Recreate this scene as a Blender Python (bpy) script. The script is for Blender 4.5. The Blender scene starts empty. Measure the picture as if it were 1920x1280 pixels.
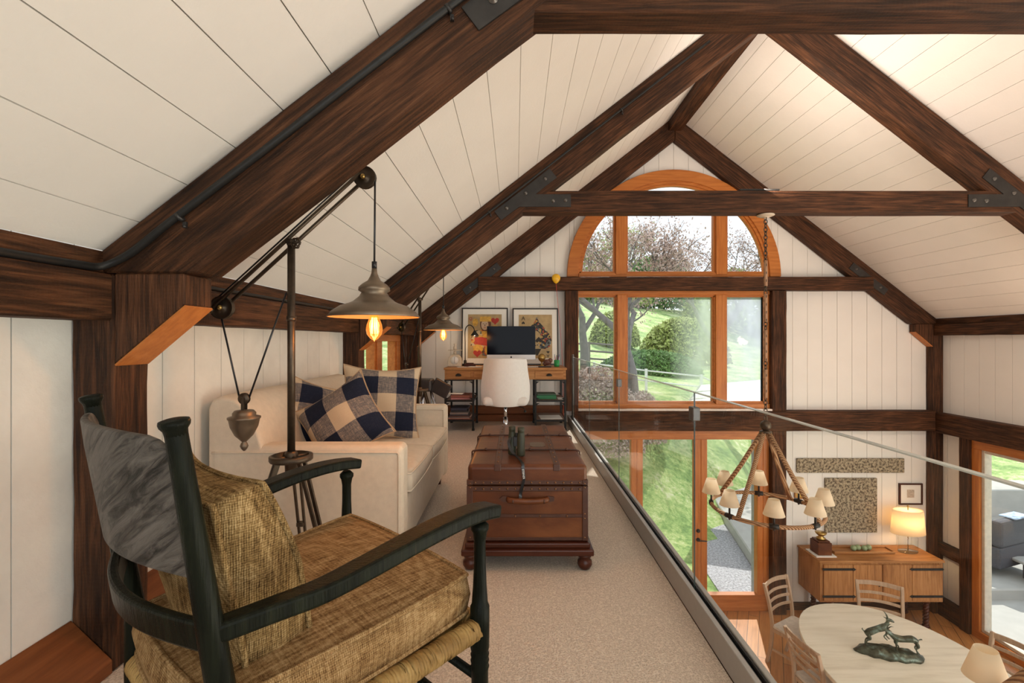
import bpy, math, random
from mathutils import Vector, Matrix, Euler
random.seed(7)
C = bpy.context.scene.collection
S = bpy.context.scene
PI = math.pi

# ------------------------------------------------------------------ camera
EYE = 1.1; F = 900.0; CU, CV = 966.0, 638.0
cam = bpy.data.cameras.new('camera'); co = bpy.data.objects.new('camera', cam); C.objects.link(co)
co.location = (0, 0, EYE); co.rotation_euler = (PI/2, 0, 0)
cam.sensor_width = 36; cam.lens = F/1920*36
cam.shift_x = (960-CU)/1920; cam.shift_y = (CV-640)/1920
cam.clip_start = .05; cam.clip_end = 300
S.camera = co
# ------------------------------------------------------------------ exposure
S.view_settings.view_transform = 'Standard'; S.view_settings.look = 'None'
S.view_settings.exposure = 0.18; S.view_settings.gamma = 1
# ------------------------------------------------------------------ world
w = bpy.data.worlds.new('sky'); S.world = w; w.use_nodes = True
bg = w.node_tree.nodes['Background']; bg.inputs[0].default_value = (.86, .93, 1, 1); bg.inputs[1].default_value = 1.25
# ------------------------------------------------------------------ sun, and unseen area lights added to brighten the room
def lamp(name, kind, loc, energy, color=(1,1,1), rot=None, **k):
    l = bpy.data.lights.new(name, kind); l.energy = energy; l.color = color
    for a, b in k.items(): setattr(l, a, b)
    o = bpy.data.objects.new(name, l); C.objects.link(o); o.location = loc
    if rot is not None: o.rotation_euler = rot
    return o
def aim(d): return Vector(d).to_track_quat('-Z', 'Y').to_euler()
lamp('sun', 'SUN', (3, 14, 12), 4.5, (1, .95, .86), aim((-.36, -1, -1.12)), angle=.009)
lamp('rear_fill_light', 'AREA', (1.7, -3.1, 1.2), 66, (.93, 1, .98), aim((.05, 1, .05)), shape='RECTANGLE', size=5.2, size_y=2.6)  # added fill light behind the camera, set in the rear opening
lamp('side_fill_light', 'AREA', (5.7, .6, -1.25), 175, (1, .91, .83), aim((-1, .25, .5)), shape='RECTANGLE', size=4.6, size_y=2.2)  # added fill light from the right, out of view
lamp('side_fill_light', 'AREA', (5.7, .9, .75), 42, (1, .92, .84), aim((-1, .2, .5)), shape='RECTANGLE', size=4.0, size_y=1.0)  # second added fill, hung before the closed upper right wall

# ------------------------------------------------------------------ tagging helpers
def tag(o, label=None, cat=None, group=None, kind=None):
    if label: o['label'] = label
    if cat: o['category'] = cat
    if group: o['group'] = group
    if kind: o['kind'] = kind
    return o
def empty(name, loc=(0,0,0), rz=0, label=None, cat=None, group=None, kind=None):
    o = bpy.data.objects.new(name, None); C.objects.link(o); o.location = loc; o.rotation_euler = (0,0,rz)
    o.empty_display_size = .1
    return tag(o, label, cat, group, kind)
def copy_tree(o, parent=None):
    c = o.copy(); C.objects.link(c)
    if parent: c.parent = parent
    for ch in [x for x in bpy.data.objects if x.parent == o]: copy_tree(ch, c)
    return c

# ------------------------------------------------------------------ mesh builder
class MB:
    def __init__(s): s.v = []; s.f = []; s.sm = []
    def add(s, vs, fs, smooth=False):
        n = len(s.v); s.v += [tuple(p) for p in vs]
        for f in fs: s.f.append([i+n for i in f]); s.sm.append(smooth)
        return s
    def hexa(s, p, smooth=False):   # bottom 4 ccw, top 4
        return s.add(p, [(3,2,1,0),(4,5,6,7),(0,1,5,4),(1,2,6,5),(2,3,7,6),(3,0,4,7)], smooth)
    def box(s, x0, x1, y0, y1, z0, z1, M=None):
        p = [(x0,y0,z0),(x1,y0,z0),(x1,y1,z0),(x0,y1,z0),(x0,y0,z1),(x1,y0,z1),(x1,y1,z1),(x0,y1,z1)]
        if M is not None: p = [M @ Vector(q) for q in p]
        return s.hexa(p)
    def cbox(s, c, sz, M=None):
        return s.box(c[0]-sz[0]/2,c[0]+sz[0]/2,c[1]-sz[1]/2,c[1]+sz[1]/2,c[2]-sz[2]/2,c[2]+sz[2]/2,M)
    def prism(s, poly, a, b, plane='xz', M=None):
        n = len(poly)
        def mk(u, w, d):
            q = {'xz': (u,d,w), 'xy': (u,w,d), 'yz': (d,u,w)}[plane]
            return M @ Vector(q) if M is not None else q
        vs = [mk(u,w_,a) for u,w_ in poly]+[mk(u,w_,b) for u,w_ in poly]
        fs = [list(range(n))[::-1], list(range(n,2*n))]+[(i,(i+1)%n,n+(i+1)%n,n+i) for i in range(n)]
        return s.add(vs, fs)
    def tube(s, pts, r, n=10, cap=True, closed=False, smooth=True, sq=1.0):
        pts = [Vector(p) for p in pts]; m = len(pts)
        rs = r if isinstance(r, (list, tuple)) else [r]*m
        up = None; vs = []
        for i, p in enumerate(pts):
            if closed: t = pts[(i+1)%m]-pts[i-1]
            else: t = pts[min(i+1,m-1)]-pts[max(i-1,0)]
            if t.length < 1e-9: t = Vector((0,0,1))
            t.normalize()
            if up is None:
                up = Vector((0,0,1)) if abs(t.z) < .9 else Vector((1,0,0))
            sd = t.cross(up); 
            if sd.length < 1e-6: sd = t.cross(Vector((0,1,0)))
            sd.normalize(); up = sd.cross(t).normalized()
            for k in range(n):
                a = 2*PI*k/n
                vs.append(p+sd*(math.cos(a)*rs[i])+up*(math.sin(a)*rs[i]*sq))
        fs = []
        for i in range(m if closed else m-1):
            j = (i+1)%m
            for k in range(n):
                k2 = (k+1)%n; fs.append((i*n+k, i*n+k2, j*n+k2, j*n+k))
        s.add(vs, fs, smooth)
        if cap and not closed:
            b = len(s.v)-len(vs)
            s.f.append([b+k for k in range(n)][::-1]); s.sm.append(False)
            s.f.append([b+(m-1)*n+k for k in range(n)]); s.sm.append(False)
        return s
    def lathe(s, prof, c=(0,0,0), n=20, M=None, sx=1, sy=1, smooth=True, cap=True):
        vs = []
        for r, z in prof:
            for k in range(n):
                a = 2*PI*k/n; q = Vector((math.cos(a)*r*sx, math.sin(a)*r*sy, z))
                if M is not None: q = M @ q
                vs.append(q+Vector(c))
        fs = []
        for i in range(len(prof)-1):
            for k in range(n):
                k2 = (k+1)%n; fs.append((i*n+k, i*n+k2, (i+1)*n+k2, (i+1)*n+k))
        b = len(s.v); s.add(vs, fs, smooth)
        if cap:
            if prof[0][0] > 1e-5: s.f.append([b+k for k in range(n)][::-1]); s.sm.append(False)
            if prof[-1][0] > 1e-5: s.f.append([b+(len(prof)-1)*n+k for k in range(n)]); s.sm.append(False)
        return s
    def ball(s, c, r, n=12, sx=1, sy=1, sz=1, M=None):
        prof = [(max(1e-6, r*math.sin(PI*i/n)), -r*math.cos(PI*i/n)*sz) for i in range(n+1)]
        return s.lathe(prof, c, n=max(8,n), sx=sx, sy=sy, M=M, cap=False)
    def sweep(s, pts, side, w_, h, up=None):   # rectangular section
        pts = [Vector(p) for p in pts]; m = len(pts); vs = []
        for i, p in enumerate(pts):
            t = (pts[min(i+1,m-1)]-pts[max(i-1,0)]).normalized()
            sd = Vector(side[i] if isinstance(side, list) else side).normalized()
            u = sd.cross(t).normalized(); sd = t.cross(u).normalized()
            ww = w_[i] if isinstance(w_, list) else w_; hh = h[i] if isinstance(h, list) else h
            for a, b in ((-1,-1),(1,-1),(1,1),(-1,1)): vs.append(p+sd*a*ww/2+u*b*hh/2)
        fs = []
        for i in range(m-1):
            for k in range(4): fs.append((i*4+k, i*4+(k+1)%4, (i+1)*4+(k+1)%4, (i+1)*4+k))
        fs += [(3,2,1,0), (m*4-4, m*4-3, m*4-2, m*4-1)]
        return s.add(vs, fs)
    def grid(s, rows, smooth=True, closed=False):
        n = len(rows[0]); vs = [p for r in rows for p in r]; fs = []
        for i in range(len(rows)-1):
            for k in range(n if closed else n-1):
                k2 = (k+1)%n; fs.append((i*n+k, i*n+k2, (i+1)*n+k2, (i+1)*n+k))
        return s.add(vs, fs, smooth)
    def build(s, name, mat, parent=None, bevel=0, seg=2, M=None, sub=0, solid=0):
        me = bpy.data.meshes.new(name); me.from_pydata([tuple(p) for p in s.v], [], s.f)
        me.polygons.foreach_set('use_smooth', s.sm); me.update()
        me.materials.append(mat)
        o = bpy.data.objects.new(name, me); C.objects.link(o)
        if parent: o.parent = parent
        if M is not None: o.matrix_local = M
        if solid:
            d = o.modifiers.new('s', 'SOLIDIFY'); d.thickness = solid; d.offset = 0
        if bevel:
            d = o.modifiers.new('b', 'BEVEL'); d.width = bevel; d.segments = seg; d.limit_method = 'ANGLE'; d.angle_limit = .6
        if sub:
            d = o.modifiers.new('u', 'SUBSURF'); d.levels = sub; d.render_levels = sub
        return o
def lerp(a, b, t): return Vector(a)*(1-t)+Vector(b)*t
def at(u, v, Y): return Vector(((u-CU)/F*Y, Y, EYE-(v-CV)/F*Y))   # pixel of the photograph at distance Y
def frame(o, x, z):       # matrix from origin, x axis, z-ish axis
    x = Vector(x).normalized(); z = Vector(z); y = z.cross(x).normalized(); z = x.cross(y)
    m = Matrix((x, y, z)).transposed().to_4x4(); m.translation = Vector(o); return m
def bez(P, n=16):         # catmull-rom through points
    P = [Vector(p) for p in P]; out = []
    for i in range(len(P)-1):
        p0 = P[max(i-1,0)]; p1 = P[i]; p2 = P[i+1]; p3 = P[min(i+2,len(P)-1)]
        for k in range(n):
            t = k/n
            out.append(.5*((2*p1)+(p2-p0)*t+(2*p0-5*p1+4*p2-p3)*t*t+(3*p1-p0-3*p2+p3)*t**3))
    out.append(P[-1]); return out

# ------------------------------------------------------------------ materials
def newmat(name):
    m = bpy.data.materials.new(name); m.use_nodes = True; nt = m.node_tree
    return m, nt, nt.nodes['Principled BSDF'], nt.nodes, nt.links
def coords(nt, scale=(1,1,1), kind='Object'):
    t = nt.nodes.new('ShaderNodeTexCoord'); mp = nt.nodes.new('ShaderNodeMapping'); mp.inputs['Scale'].default_value = scale
    nt.links.new(t.outputs[kind], mp.inputs[0]); return mp.outputs[0]
def noise(nt, vec, scale, detail=6, rough=.6, dist=0):
    n = nt.nodes.new('ShaderNodeTexNoise'); n.inputs['Scale'].default_value = scale; n.inputs['Detail'].default_value = detail
    n.inputs['Roughness'].default_value = rough; n.inputs['Distortion'].default_value = dist
    nt.links.new(vec, n.inputs['Vector']); return n.outputs['Fac']
def ramp(nt, fac, stops, const=False):
    r = nt.nodes.new('ShaderNodeValToRGB'); nt.links.new(fac, r.inputs[0])
    if const: r.color_ramp.interpolation = 'CONSTANT'
    e = r.color_ramp.elements
    while len(e) < len(stops): e.new(.5)
    for i, (p, c) in enumerate(stops): e[i].position = p; e[i].color = (*c, 1)
    return r.outputs[0]
def bump(nt, h, b, strength=.4, dist=.01, prev=None):
    n = nt.nodes.new('ShaderNodeBump'); n.inputs['Strength'].default_value = strength; n.inputs['Distance'].default_value = dist
    nt.links.new(h, n.inputs['Height'])
    if prev: nt.links.new(prev, n.inputs['Normal'])
    nt.links.new(n.outputs[0], b.inputs['Normal']); return n.outputs[0]
def math_(nt, op, a, b=None, c=None):
    n = nt.nodes.new('ShaderNodeMath'); n.operation = op
    for i, x in enumerate((a, b, c)):
        if x is None: continue
        if isinstance(x, (int, float)): n.inputs[i].default_value = x
        else: nt.links.new(x, n.inputs[i])
    return n.outputs[0]
def plain(name, col, rough=.5, metal=0, var=.12, scale=20, bmp=0, bs=200, spec=.5, trans=0, emit=None, es=0, kind='Object'):
    m, nt, b, N, L = newmat(name)
    f = noise(nt, coords(nt, kind=kind), scale, 4)
    a = [max(0, c*(1-var)) for c in col]; z = [min(1, c*(1+var)) for c in col]
    L.new(ramp(nt, f, [(.3, a), (.7, z)]), b.inputs['Base Color'])
    b.inputs['Roughness'].default_value = rough; b.inputs['Metallic'].default_value = metal
    b.inputs['Specular IOR Level'].default_value = spec
    if bmp: bump(nt, noise(nt, coords(nt, kind=kind), bs, 3), b, bmp, .003)
    if emit: b.inputs['Emission Color'].default_value = (*emit, 1); b.inputs['Emission Strength'].default_value = es
    return m
def wood(name, stops, axis=0, rough=.6, grain=1.0, sc=3.0, bmp=.3, saw=0, stretch=14, bands=0, spec=.28):
    m, nt, b, N, L = newmat(name)
    s = [stretch]*3; s[axis] = 1.0
    v = coords(nt, s)
    f = noise(nt, v, sc, 8, .62, .6*grain)
    f2 = noise(nt, coords(nt), 1.7, 3)
    f = math_(nt, 'ADD', math_(nt, 'MULTIPLY', f, .72), math_(nt, 'MULTIPLY', f2, .28))
    L.new(ramp(nt, f, stops), b.inputs['Base Color'])
    b.inputs['Roughness'].default_value = rough; b.inputs['Specular IOR Level'].default_value = spec
    h = noise(nt, v, sc*4, 5, .6)
    nrm = bump(nt, h, b, bmp, .006)
    if saw:
        wv = N.new('ShaderNodeTexWave'); wv.wave_type = 'BANDS'; wv.bands_direction = 'XYZ'[axis]
        wv.inputs['Scale'].default_value = 22; wv.inputs['Distortion'].default_value = 6; wv.inputs['Detail'].default_value = 3
        L.new(coords(nt), wv.inputs['Vector']); bump(nt, wv.outputs['Fac'], b, saw, .003, nrm)
    return m
DK = [(.33, (.010,.004,.002)), (.46, (.04,.0155,.006)), (.58, (.10,.038,.015)), (.74, (.2,.088,.04))]
def beammat(n, ax): return wood(n, DK, ax, .6, .8, 3.4, .8, .12, 18, spec=.22)
BX, BY, BZ = beammat('dark timber x', 0), beammat('dark timber y', 1), beammat('dark timber z', 2)
OR = [(.25, (.3,.085,.017)), (.5, (.48,.16,.035)), (.75, (.62,.24,.06))]
OX, OY, OZ = wood('fir x', OR, 0, .38, .4, 2.5, .08), wood('fir y', OR, 1, .38, .4, 2.5, .08), wood('fir z', OR, 2, .38, .4, 2.5, .08)
LEDGE = wood('ledge wood', [(.25,(.09,.026,.009)),(.5,(.19,.062,.019)),(.75,(.27,.1,.035))], 1, .45, .5, 2.5, .15)
LEDGEX = wood('baseboard wood', [(.25,(.09,.026,.009)),(.5,(.19,.062,.019)),(.75,(.27,.1,.035))], 0, .45, .5, 2.5, .15)
PINE = wood('pine', [(.35,(.25,.10,.03)),(.5,(.4,.18,.06)),(.68,(.54,.28,.11))], 2, .5, .8, 3, .1)
PINEX = wood('pine x', [(.35,(.25,.10,.03)),(.5,(.4,.18,.06)),(.68,(.54,.28,.11))], 0, .5, .8, 3, .1)
TABLEW = wood('bleached wood', [(.2,(.52,.47,.36)),(.5,(.74,.70,.58)),(.8,(.84,.80,.70))], 0, .42, .6, 1.6, .05, 0, 10)
OAK = wood('pale oak', [(.25,(.3,.2,.13)),(.5,(.44,.31,.21)),(.8,(.56,.43,.31))], 2, .6, .6, 3, .1)
LFLOOR = None
def floor_planks():
    m, nt, b, N, L = newmat('plank floor')
    t = N.new('ShaderNodeTexCoord'); mp = N.new('ShaderNodeMapping'); mp.inputs['Rotation'].default_value = (0,0,math.radians(-62))
    L.new(t.outputs['Object'], mp.inputs[0])
    br = N.new('ShaderNodeTexBrick'); br.inputs['Scale'].default_value = 1; br.inputs['Brick Width'].default_value = 1.8
    br.inputs['Row Height'].default_value = .13; br.inputs['Mortar Size'].default_value = .003; br.inputs['Bias'].default_value = 0
    br.inputs['Color1'].default_value = (.5,.2,.055,1); br.inputs['Color2'].default_value = (.64,.3,.1,1); br.inputs['Mortar'].default_value = (.06,.025,.01,1)
    L.new(mp.outputs[0], br.inputs['Vector'])
    m2 = N.new('ShaderNodeMapping'); m2.inputs['Scale'].default_value = (1,14,1); L.new(mp.outputs[0], m2.inputs[0])
    f = noise(nt, m2.outputs[0], 3, 6)
    mx = N.new('ShaderNodeMix'); mx.data_type = 'RGBA'; mx.blend_type = 'MULTIPLY'; mx.inputs[0].default_value = .6
    L.new(br.outputs['Color'], mx.inputs[6]); L.new(ramp(nt, f, [(.3,(.5,.45,.4)),(.7,(1,1,1))]), mx.inputs[7])
    L.new(mx.outputs[2], b.inputs['Base Color']); b.inputs['Roughness'].default_value = .28
    return m
WHITE = plain('painted boards', (.82,.785,.735), .55, 0, .02, 3, .25, 60)
WHITE2 = plain('whitewashed boards', (.78,.765,.71), .6, 0, .07, 5, .5, 40)
def carpetm():
    m, nt, b, N, L = newmat('carpet')
    v = coords(nt)
    vo = N.new('ShaderNodeTexVoronoi'); vo.inputs['Scale'].default_value = 170; L.new(v, vo.inputs['Vector'])
    f = noise(nt, v, 90, 4); f3 = noise(nt, v, 2.5, 2)
    s = math_(nt, 'ADD', math_(nt, 'MULTIPLY', f, .6), math_(nt, 'MULTIPLY', vo.outputs['Distance'], .5))
    L.new(ramp(nt, s, [(.25, (.40,.33,.27)), (.75, (.70,.61,.52))]), b.inputs['Base Color'])
    b.inputs['Roughness'].default_value = .95; b.inputs['Specular IOR Level'].default_value = .1
    bump(nt, vo.outputs['Distance'], b, .6, .004)
    return m
CARPET = carpetm()
METAL = plain('bronze metal', (.095,.07,.05), .42, .85, .2, 30, .1, 120)
SHADE = plain('lamp shade metal', (.2,.15,.105), .42, .7, .15, 12)
SHADEIN = plain('lamp shade inner', (.5,.33,.18), .5, .3, .1, 12)
BLACKM = plain('black iron', (.02,.019,.018), .5, .5, .2, 30, .1, 120)
STEEL = plain('dark steel plate', (.045,.042,.04), .45, .6, .25, 8, .15, 60)
BOLT = plain('bolt steel', (.16,.15,.14), .4, .8, .1, 30)
CHROME = plain('chrome', (.7,.7,.72), .12, 1, .02)
ALU = plain('brushed aluminium', (.36,.35,.335), .42, .15, .04, 40)
BRASS = plain('brass', (.45,.3,.1), .3, .9, .1)
SOFA = plain('cream linen upholstery', (.70,.60,.48), .9, 0, .05, 30, .35, 420, .15)
def threads(nt, rot, pitch, wob=.8):
    t = nt.nodes.new('ShaderNodeTexCoord'); mp = nt.nodes.new('ShaderNodeMapping'); mp.inputs['Rotation'].default_value = (0,0,rot)
    nt.links.new(t.outputs['Object'], mp.inputs[0]); sp = nt.nodes.new('ShaderNodeSeparateXYZ'); nt.links.new(mp.outputs[0], sp.inputs[0])
    nz = noise(nt, mp.outputs[0], 45, 3)
    o = []
    for ax in 'XYZ':
        v = math_(nt, 'ADD', math_(nt, 'MULTIPLY', sp.outputs[ax], 2*PI/pitch), math_(nt, 'MULTIPLY', nz, wob*6))
        o.append(math_(nt, 'SINE', v))
    return mp.outputs[0], o
def weave(name, c1, c2, c3, rot, pitch=.0042, lean=0):
    m, nt, b, N, L = newmat(name); v, (sx, sy, sz) = threads(nt, rot, pitch)
    a1 = noise(nt, v, 190, 3, .7)
    mp1 = N.new('ShaderNodeMapping'); mp1.inputs['Scale'].default_value = (9,170,9); L.new(v, mp1.inputs[0]); s1_ = noise(nt, mp1.outputs[0], 1, 3, .6)
    mp2 = N.new('ShaderNodeMapping'); mp2.inputs['Scale'].default_value = (170,9,9); L.new(v, mp2.inputs[0]); s2_ = noise(nt, mp2.outputs[0], 1, 3, .6)
    th = math_(nt, 'ADD', math_(nt, 'MULTIPLY', sx, sy), math_(nt, 'MULTIPLY', sz, .5))
    k = math_(nt, 'ADD', math_(nt, 'MULTIPLY', a1, .34), math_(nt, 'ADD', math_(nt, 'MULTIPLY', s1_, .36), math_(nt, 'MULTIPLY', s2_, .3)))
    k = math_(nt, 'ADD', k, math_(nt, 'MULTIPLY', th, .06))
    L.new(ramp(nt, k, [(.36, c1), (.5, c2), (.64, c3)]), b.inputs['Base Color'])
    b.inputs['Roughness'].default_value = .9; b.inputs['Specular IOR Level'].default_value = .08
    bump(nt, k, b, .9, .006); return m
CROT = -math.atan2(.76, .65)
BURLAP = weave('gold burlap', (.05,.026,.009), (.23,.14,.055), (.5,.35,.17), CROT)
BURLAP2 = weave('tan burlap', (.10,.046,.016), (.29,.17,.072), (.50,.34,.175), CROT)
def check(name='buffalo check'):
    m, nt, b, N, L = newmat(name)
    t = N.new('ShaderNodeTexCoord'); sp = N.new('ShaderNodeSeparateXYZ'); L.new(t.outputs['Object'], sp.inputs[0])
    def band(o, off): return math_(nt, 'GREATER_THAN', math_(nt, 'FRACT', math_(nt, 'ADD', math_(nt, 'MULTIPLY', o, 1/.232), off)), .5)
    bx, bz = band(sp.outputs['X'], .12), band(sp.outputs['Y'], .3)
    k = math_(nt, 'MULTIPLY', math_(nt, 'ADD', bx, bz), .5)
    wv = noise(nt, coords(nt, (30,300,30)), 1, 3, .7); wv2 = noise(nt, coords(nt, (300,30,30)), 1, 3, .7)
    ws = math_(nt, 'SUBTRACT', math_(nt, 'ADD', wv, wv2), 1.0)
    k2 = math_(nt, 'ADD', k, math_(nt, 'MULTIPLY', ws, .55))
    L.new(ramp(nt, k2, [(.0,(.58,.45,.31)), (.28,(.5,.38,.27)), (.5,(.17,.15,.145)), (.8,(.026,.03,.052)), (1,(.014,.018,.036))]), b.inputs['Base Color'])
    b.inputs['Roughness'].default_value = .9; b.inputs['Specular IOR Level'].default_value = .12
    bump(nt, ws, b, .4, .002); return m
CHECK = check()
LEATHER = wood('chestnut leather', [(.3,(.045,.012,.005)),(.5,(.115,.035,.012)),(.72,(.23,.08,.027))], 0, .36, .5, 2.6, .12, 0, 2, spec=.3)
LEATHD = plain('dark leather trim', (.062,.019,.008), .42, 0, .2, 20, .15, 150)
MAHOG = wood('mahogany', [(.3,(.035,.009,.005)),(.7,(.09,.024,.012))], 0, .28, .3, 2, .05)
CHAIRW = wood('ebonised wood', [(.3,(.003,.0032,.0025)),(.5,(.008,.009,.006)),(.64,(.015,.017,.010)),(.72,(.05,.022,.010))], 2, .27, .9, 3.0, .35, 0, 16, spec=.07)
def crestm():
    m, nt, b, N, L = newmat('worn crest rail'); t = N.new('ShaderNodeTexCoord'); mp = N.new('ShaderNodeMapping'); mp.inputs['Rotation'].default_value = (0,0,CROT)
    L.new(t.outputs['Object'], mp.inputs[0]); m0 = N.new('ShaderNodeMapping'); m0.inputs['Rotation'].default_value = (.55,0,0); L.new(mp.outputs[0], m0.inputs[0])
    m2 = N.new('ShaderNodeMapping'); m2.inputs['Scale'].default_value = (6,5,34); L.new(m0.outputs[0], m2.inputs[0])
    f = noise(nt, m2.outputs[0], 1.5, 8, .72, .9)
    L.new(ramp(nt, f, [(.36,(.010,.008,.006)),(.44,(.04,.034,.03)),(.5,(.085,.073,.063)),(.65,(.14,.122,.107))]), b.inputs['Base Color'])
    b.inputs['Roughness'].default_value = .45; b.inputs['Specular IOR Level'].default_value = .25; bump(nt, f, b, .7, .006); return m
CRESTW = crestm()
RUSH = wood('rush', [(.3,(.10,.05,.012)),(.5,(.28,.16,.05)),(.7,(.48,.32,.12))], 0, .6, .4, 5, .3, 0, 3)
def glass(name, tint=(1,1,1), rough=0, refl=1.0, haze=None):
    m, nt, b, N, L = newmat(name); N.remove(b)
    out = N['Material Output']; tr = N.new('ShaderNodeBsdfTransparent'); tr.inputs[0].default_value = (*tint, 1)
    gl = N.new('ShaderNodeBsdfGlossy'); gl.inputs['Roughness'].default_value = rough
    ge = N.new('ShaderNodeNewGeometry'); dt = N.new('ShaderNodeVectorMath'); dt.operation = 'DOT_PRODUCT'
    L.new(ge.outputs['Normal'], dt.inputs[0]); L.new(ge.outputs['Incoming'], dt.inputs[1])
    cs = math_(nt, 'SUBTRACT', 1.0, math_(nt, 'ABSOLUTE', dt.outputs['Value']))
    sch = math_(nt, 'ADD', math_(nt, 'MULTIPLY', math_(nt, 'POWER', cs, 5.0), .96), .035)
    mx = N.new('ShaderNodeMixShader'); L.new(math_(nt, 'MULTIPLY', sch, refl), mx.inputs[0]); L.new(tr.outputs[0], mx.inputs[1]); L.new(gl.outputs[0], mx.inputs[2])
    last = mx.outputs[0]
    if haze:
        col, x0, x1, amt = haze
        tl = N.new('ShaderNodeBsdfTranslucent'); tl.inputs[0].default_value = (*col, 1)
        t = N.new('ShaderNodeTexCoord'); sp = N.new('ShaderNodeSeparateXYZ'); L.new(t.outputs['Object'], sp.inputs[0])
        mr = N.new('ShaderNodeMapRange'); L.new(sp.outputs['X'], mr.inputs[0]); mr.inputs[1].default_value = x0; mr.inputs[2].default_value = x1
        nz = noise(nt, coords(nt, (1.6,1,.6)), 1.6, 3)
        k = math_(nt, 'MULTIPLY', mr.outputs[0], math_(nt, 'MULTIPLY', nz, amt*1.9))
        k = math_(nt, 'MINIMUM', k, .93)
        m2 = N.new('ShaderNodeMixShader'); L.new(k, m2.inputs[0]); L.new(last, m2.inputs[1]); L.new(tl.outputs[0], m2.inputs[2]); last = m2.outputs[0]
    L.new(last, out.inputs[0]); return m
WGLASS = glass('window glass', (.98,.99,1), 0, .7)
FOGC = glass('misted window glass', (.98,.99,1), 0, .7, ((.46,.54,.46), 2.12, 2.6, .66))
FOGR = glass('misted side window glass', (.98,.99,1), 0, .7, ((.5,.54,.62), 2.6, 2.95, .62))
RGLASS = glass('railing glass', (.985,.995,.99), 0, .45)
EDGE = plain('glass edge', (.55,.6,.58), .15, 0, .05)
EDGEJ = plain('glass joint', (.04,.055,.05), .3)
BULBG = glass('amber bulb glass', (1,.62,.25), 0, 1)
def glowglass(m):
    nt = m.node_tree; out = nt.nodes['Material Output']; src = out.inputs[0].links[0].from_socket; e = nt.nodes.new('ShaderNodeEmission')
    e.inputs[0].default_value = (1,.38,.07,1); e.inputs[1].default_value = .42; ad = nt.nodes.new('ShaderNodeAddShader'); nt.links.new(src, ad.inputs[0]); nt.links.new(e.outputs[0], ad.inputs[1]); nt.links.new(ad.outputs[0], out.inputs[0])
glowglass(BULBG)
def emis(name, col, st):
    m, nt, b, N, L = newmat(name); b.inputs['Base Color'].default_value = (*col,1)
    b.inputs['Emission Color'].default_value = (*col,1); b.inputs['Emission Strength'].default_value = st; return m
FIL = emis('filament', (1,.55,.16), 14)
GLOW = emis('bulb glow', (1,.62,.3), 3.5)
def shadem(name, col, st):
    m, nt, b, N, L = newmat(name); b.inputs['Base Color'].default_value = (*col,1); b.inputs['Roughness'].default_value = .8
    tl = N.new('ShaderNodeBsdfTranslucent'); tl.inputs[0].default_value = (*col,1)
    mx = N.new('ShaderNodeMixShader'); mx.inputs[0].default_value = .5
    L.new(b.outputs[0], mx.inputs[1]); L.new(tl.outputs[0], mx.inputs[2]); L.new(mx.outputs[0], N['Material Output'].inputs[0])
    b.inputs['Emission Color'].default_value = (1,.72,.42,1); b.inputs['Emission Strength'].default_value = st
    return m
LINEN = shadem('linen lamp shade', (.85,.75,.6), .12)
LINEN2 = shadem('cream lamp shade', (.84,.72,.52), .3)
ROPE = None
def ropem():
    m, nt, b, N, L = newmat('rope')
    wv = N.new('ShaderNodeTexWave'); wv.bands_direction = 'DIAGONAL'; wv.inputs['Scale'].default_value = 26; wv.inputs['Distortion'].default_value = .6
    L.new(coords(nt), wv.inputs['Vector'])
    L.new(ramp(nt, wv.outputs['Fac'], [(.1,(.2,.09,.04)), (.6,(.5,.3,.16))]), b.inputs['Base Color'])
    b.inputs['Roughness'].default_value = .9; bump(nt, wv.outputs['Fac'], b, .8, .006); return m
ROPE = ropem()
PAPER = plain('paper', (.82,.8,.76), .7, 0, .03)
BLACK = plain('black plastic', (.012,.012,.014), .3, 0, .1)
SCREEN = plain('screen glass', (.004,.004,.009), .08, 0, .02, spec=.08)
WHITEF = plain('white woven upholstery', (.74,.73,.72), .85, 0, .03, 40, .3, 300, .2)
FRAMEB = plain('black frame', (.018,.014,.012), .35)
MATB = plain('mat board', (.82,.8,.75), .8, 0, .02)
STONEA = None
def stonem():
    m, nt, b, N, L = newmat('carved stone')
    f = noise(nt, coords(nt), 34, 3, .7)
    L.new(ramp(nt, f, [(.42,(.1,.075,.05)), (.5,(.34,.28,.19)), (.62,(.5,.42,.29))]), b.inputs['Base Color'])
    b.inputs['Roughness'].default_value = .85; bump(nt, f, b, 1, .02); return m
STONEA = stonem()
VERD = None
def verd():
    m, nt, b, N, L = newmat('verdigris bronze')
    f = noise(nt, coords(nt), 16, 5)
    L.new(ramp(nt, f, [(.4,(.035,.035,.018)), (.55,(.07,.085,.06)), (.68,(.19,.27,.23))]), b.inputs['Base Color'])
    b.inputs['Metallic'].default_value = .5; b.inputs['Roughness'].default_value = .35; return m
VERD = verd()

# ------------------------------------------------------------------ room numbers
XL, XR, XC = -1.47, 5.80, 2.165
YW, YB = 6.62, -3.2
PT = .775; ANG = math.atan(PT)
def ceil(x): return 2.462+PT*x if x < XC else 2.462+PT*(2*XC-x)
ZR = ceil(XC); ZF = -2.6
BENTS = (1.59, 4.09, 6.50)
BW = .138
# ---- loft floor, lower floor
o = MB().box(XL-.1, .70, YB, YW, -.3, 0).build('floor', CARPET); tag(o, kind='structure')
o = MB().box(XL-.1, XR+.1, YB, YW, ZF-.15, ZF).build('floor_lower', floor_planks()); tag(o, kind='structure')
o = MB().box(.70, .785, YB, 6.46, -.3, -.002).build('trim_1', BY); tag(o, kind='structure')
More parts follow.
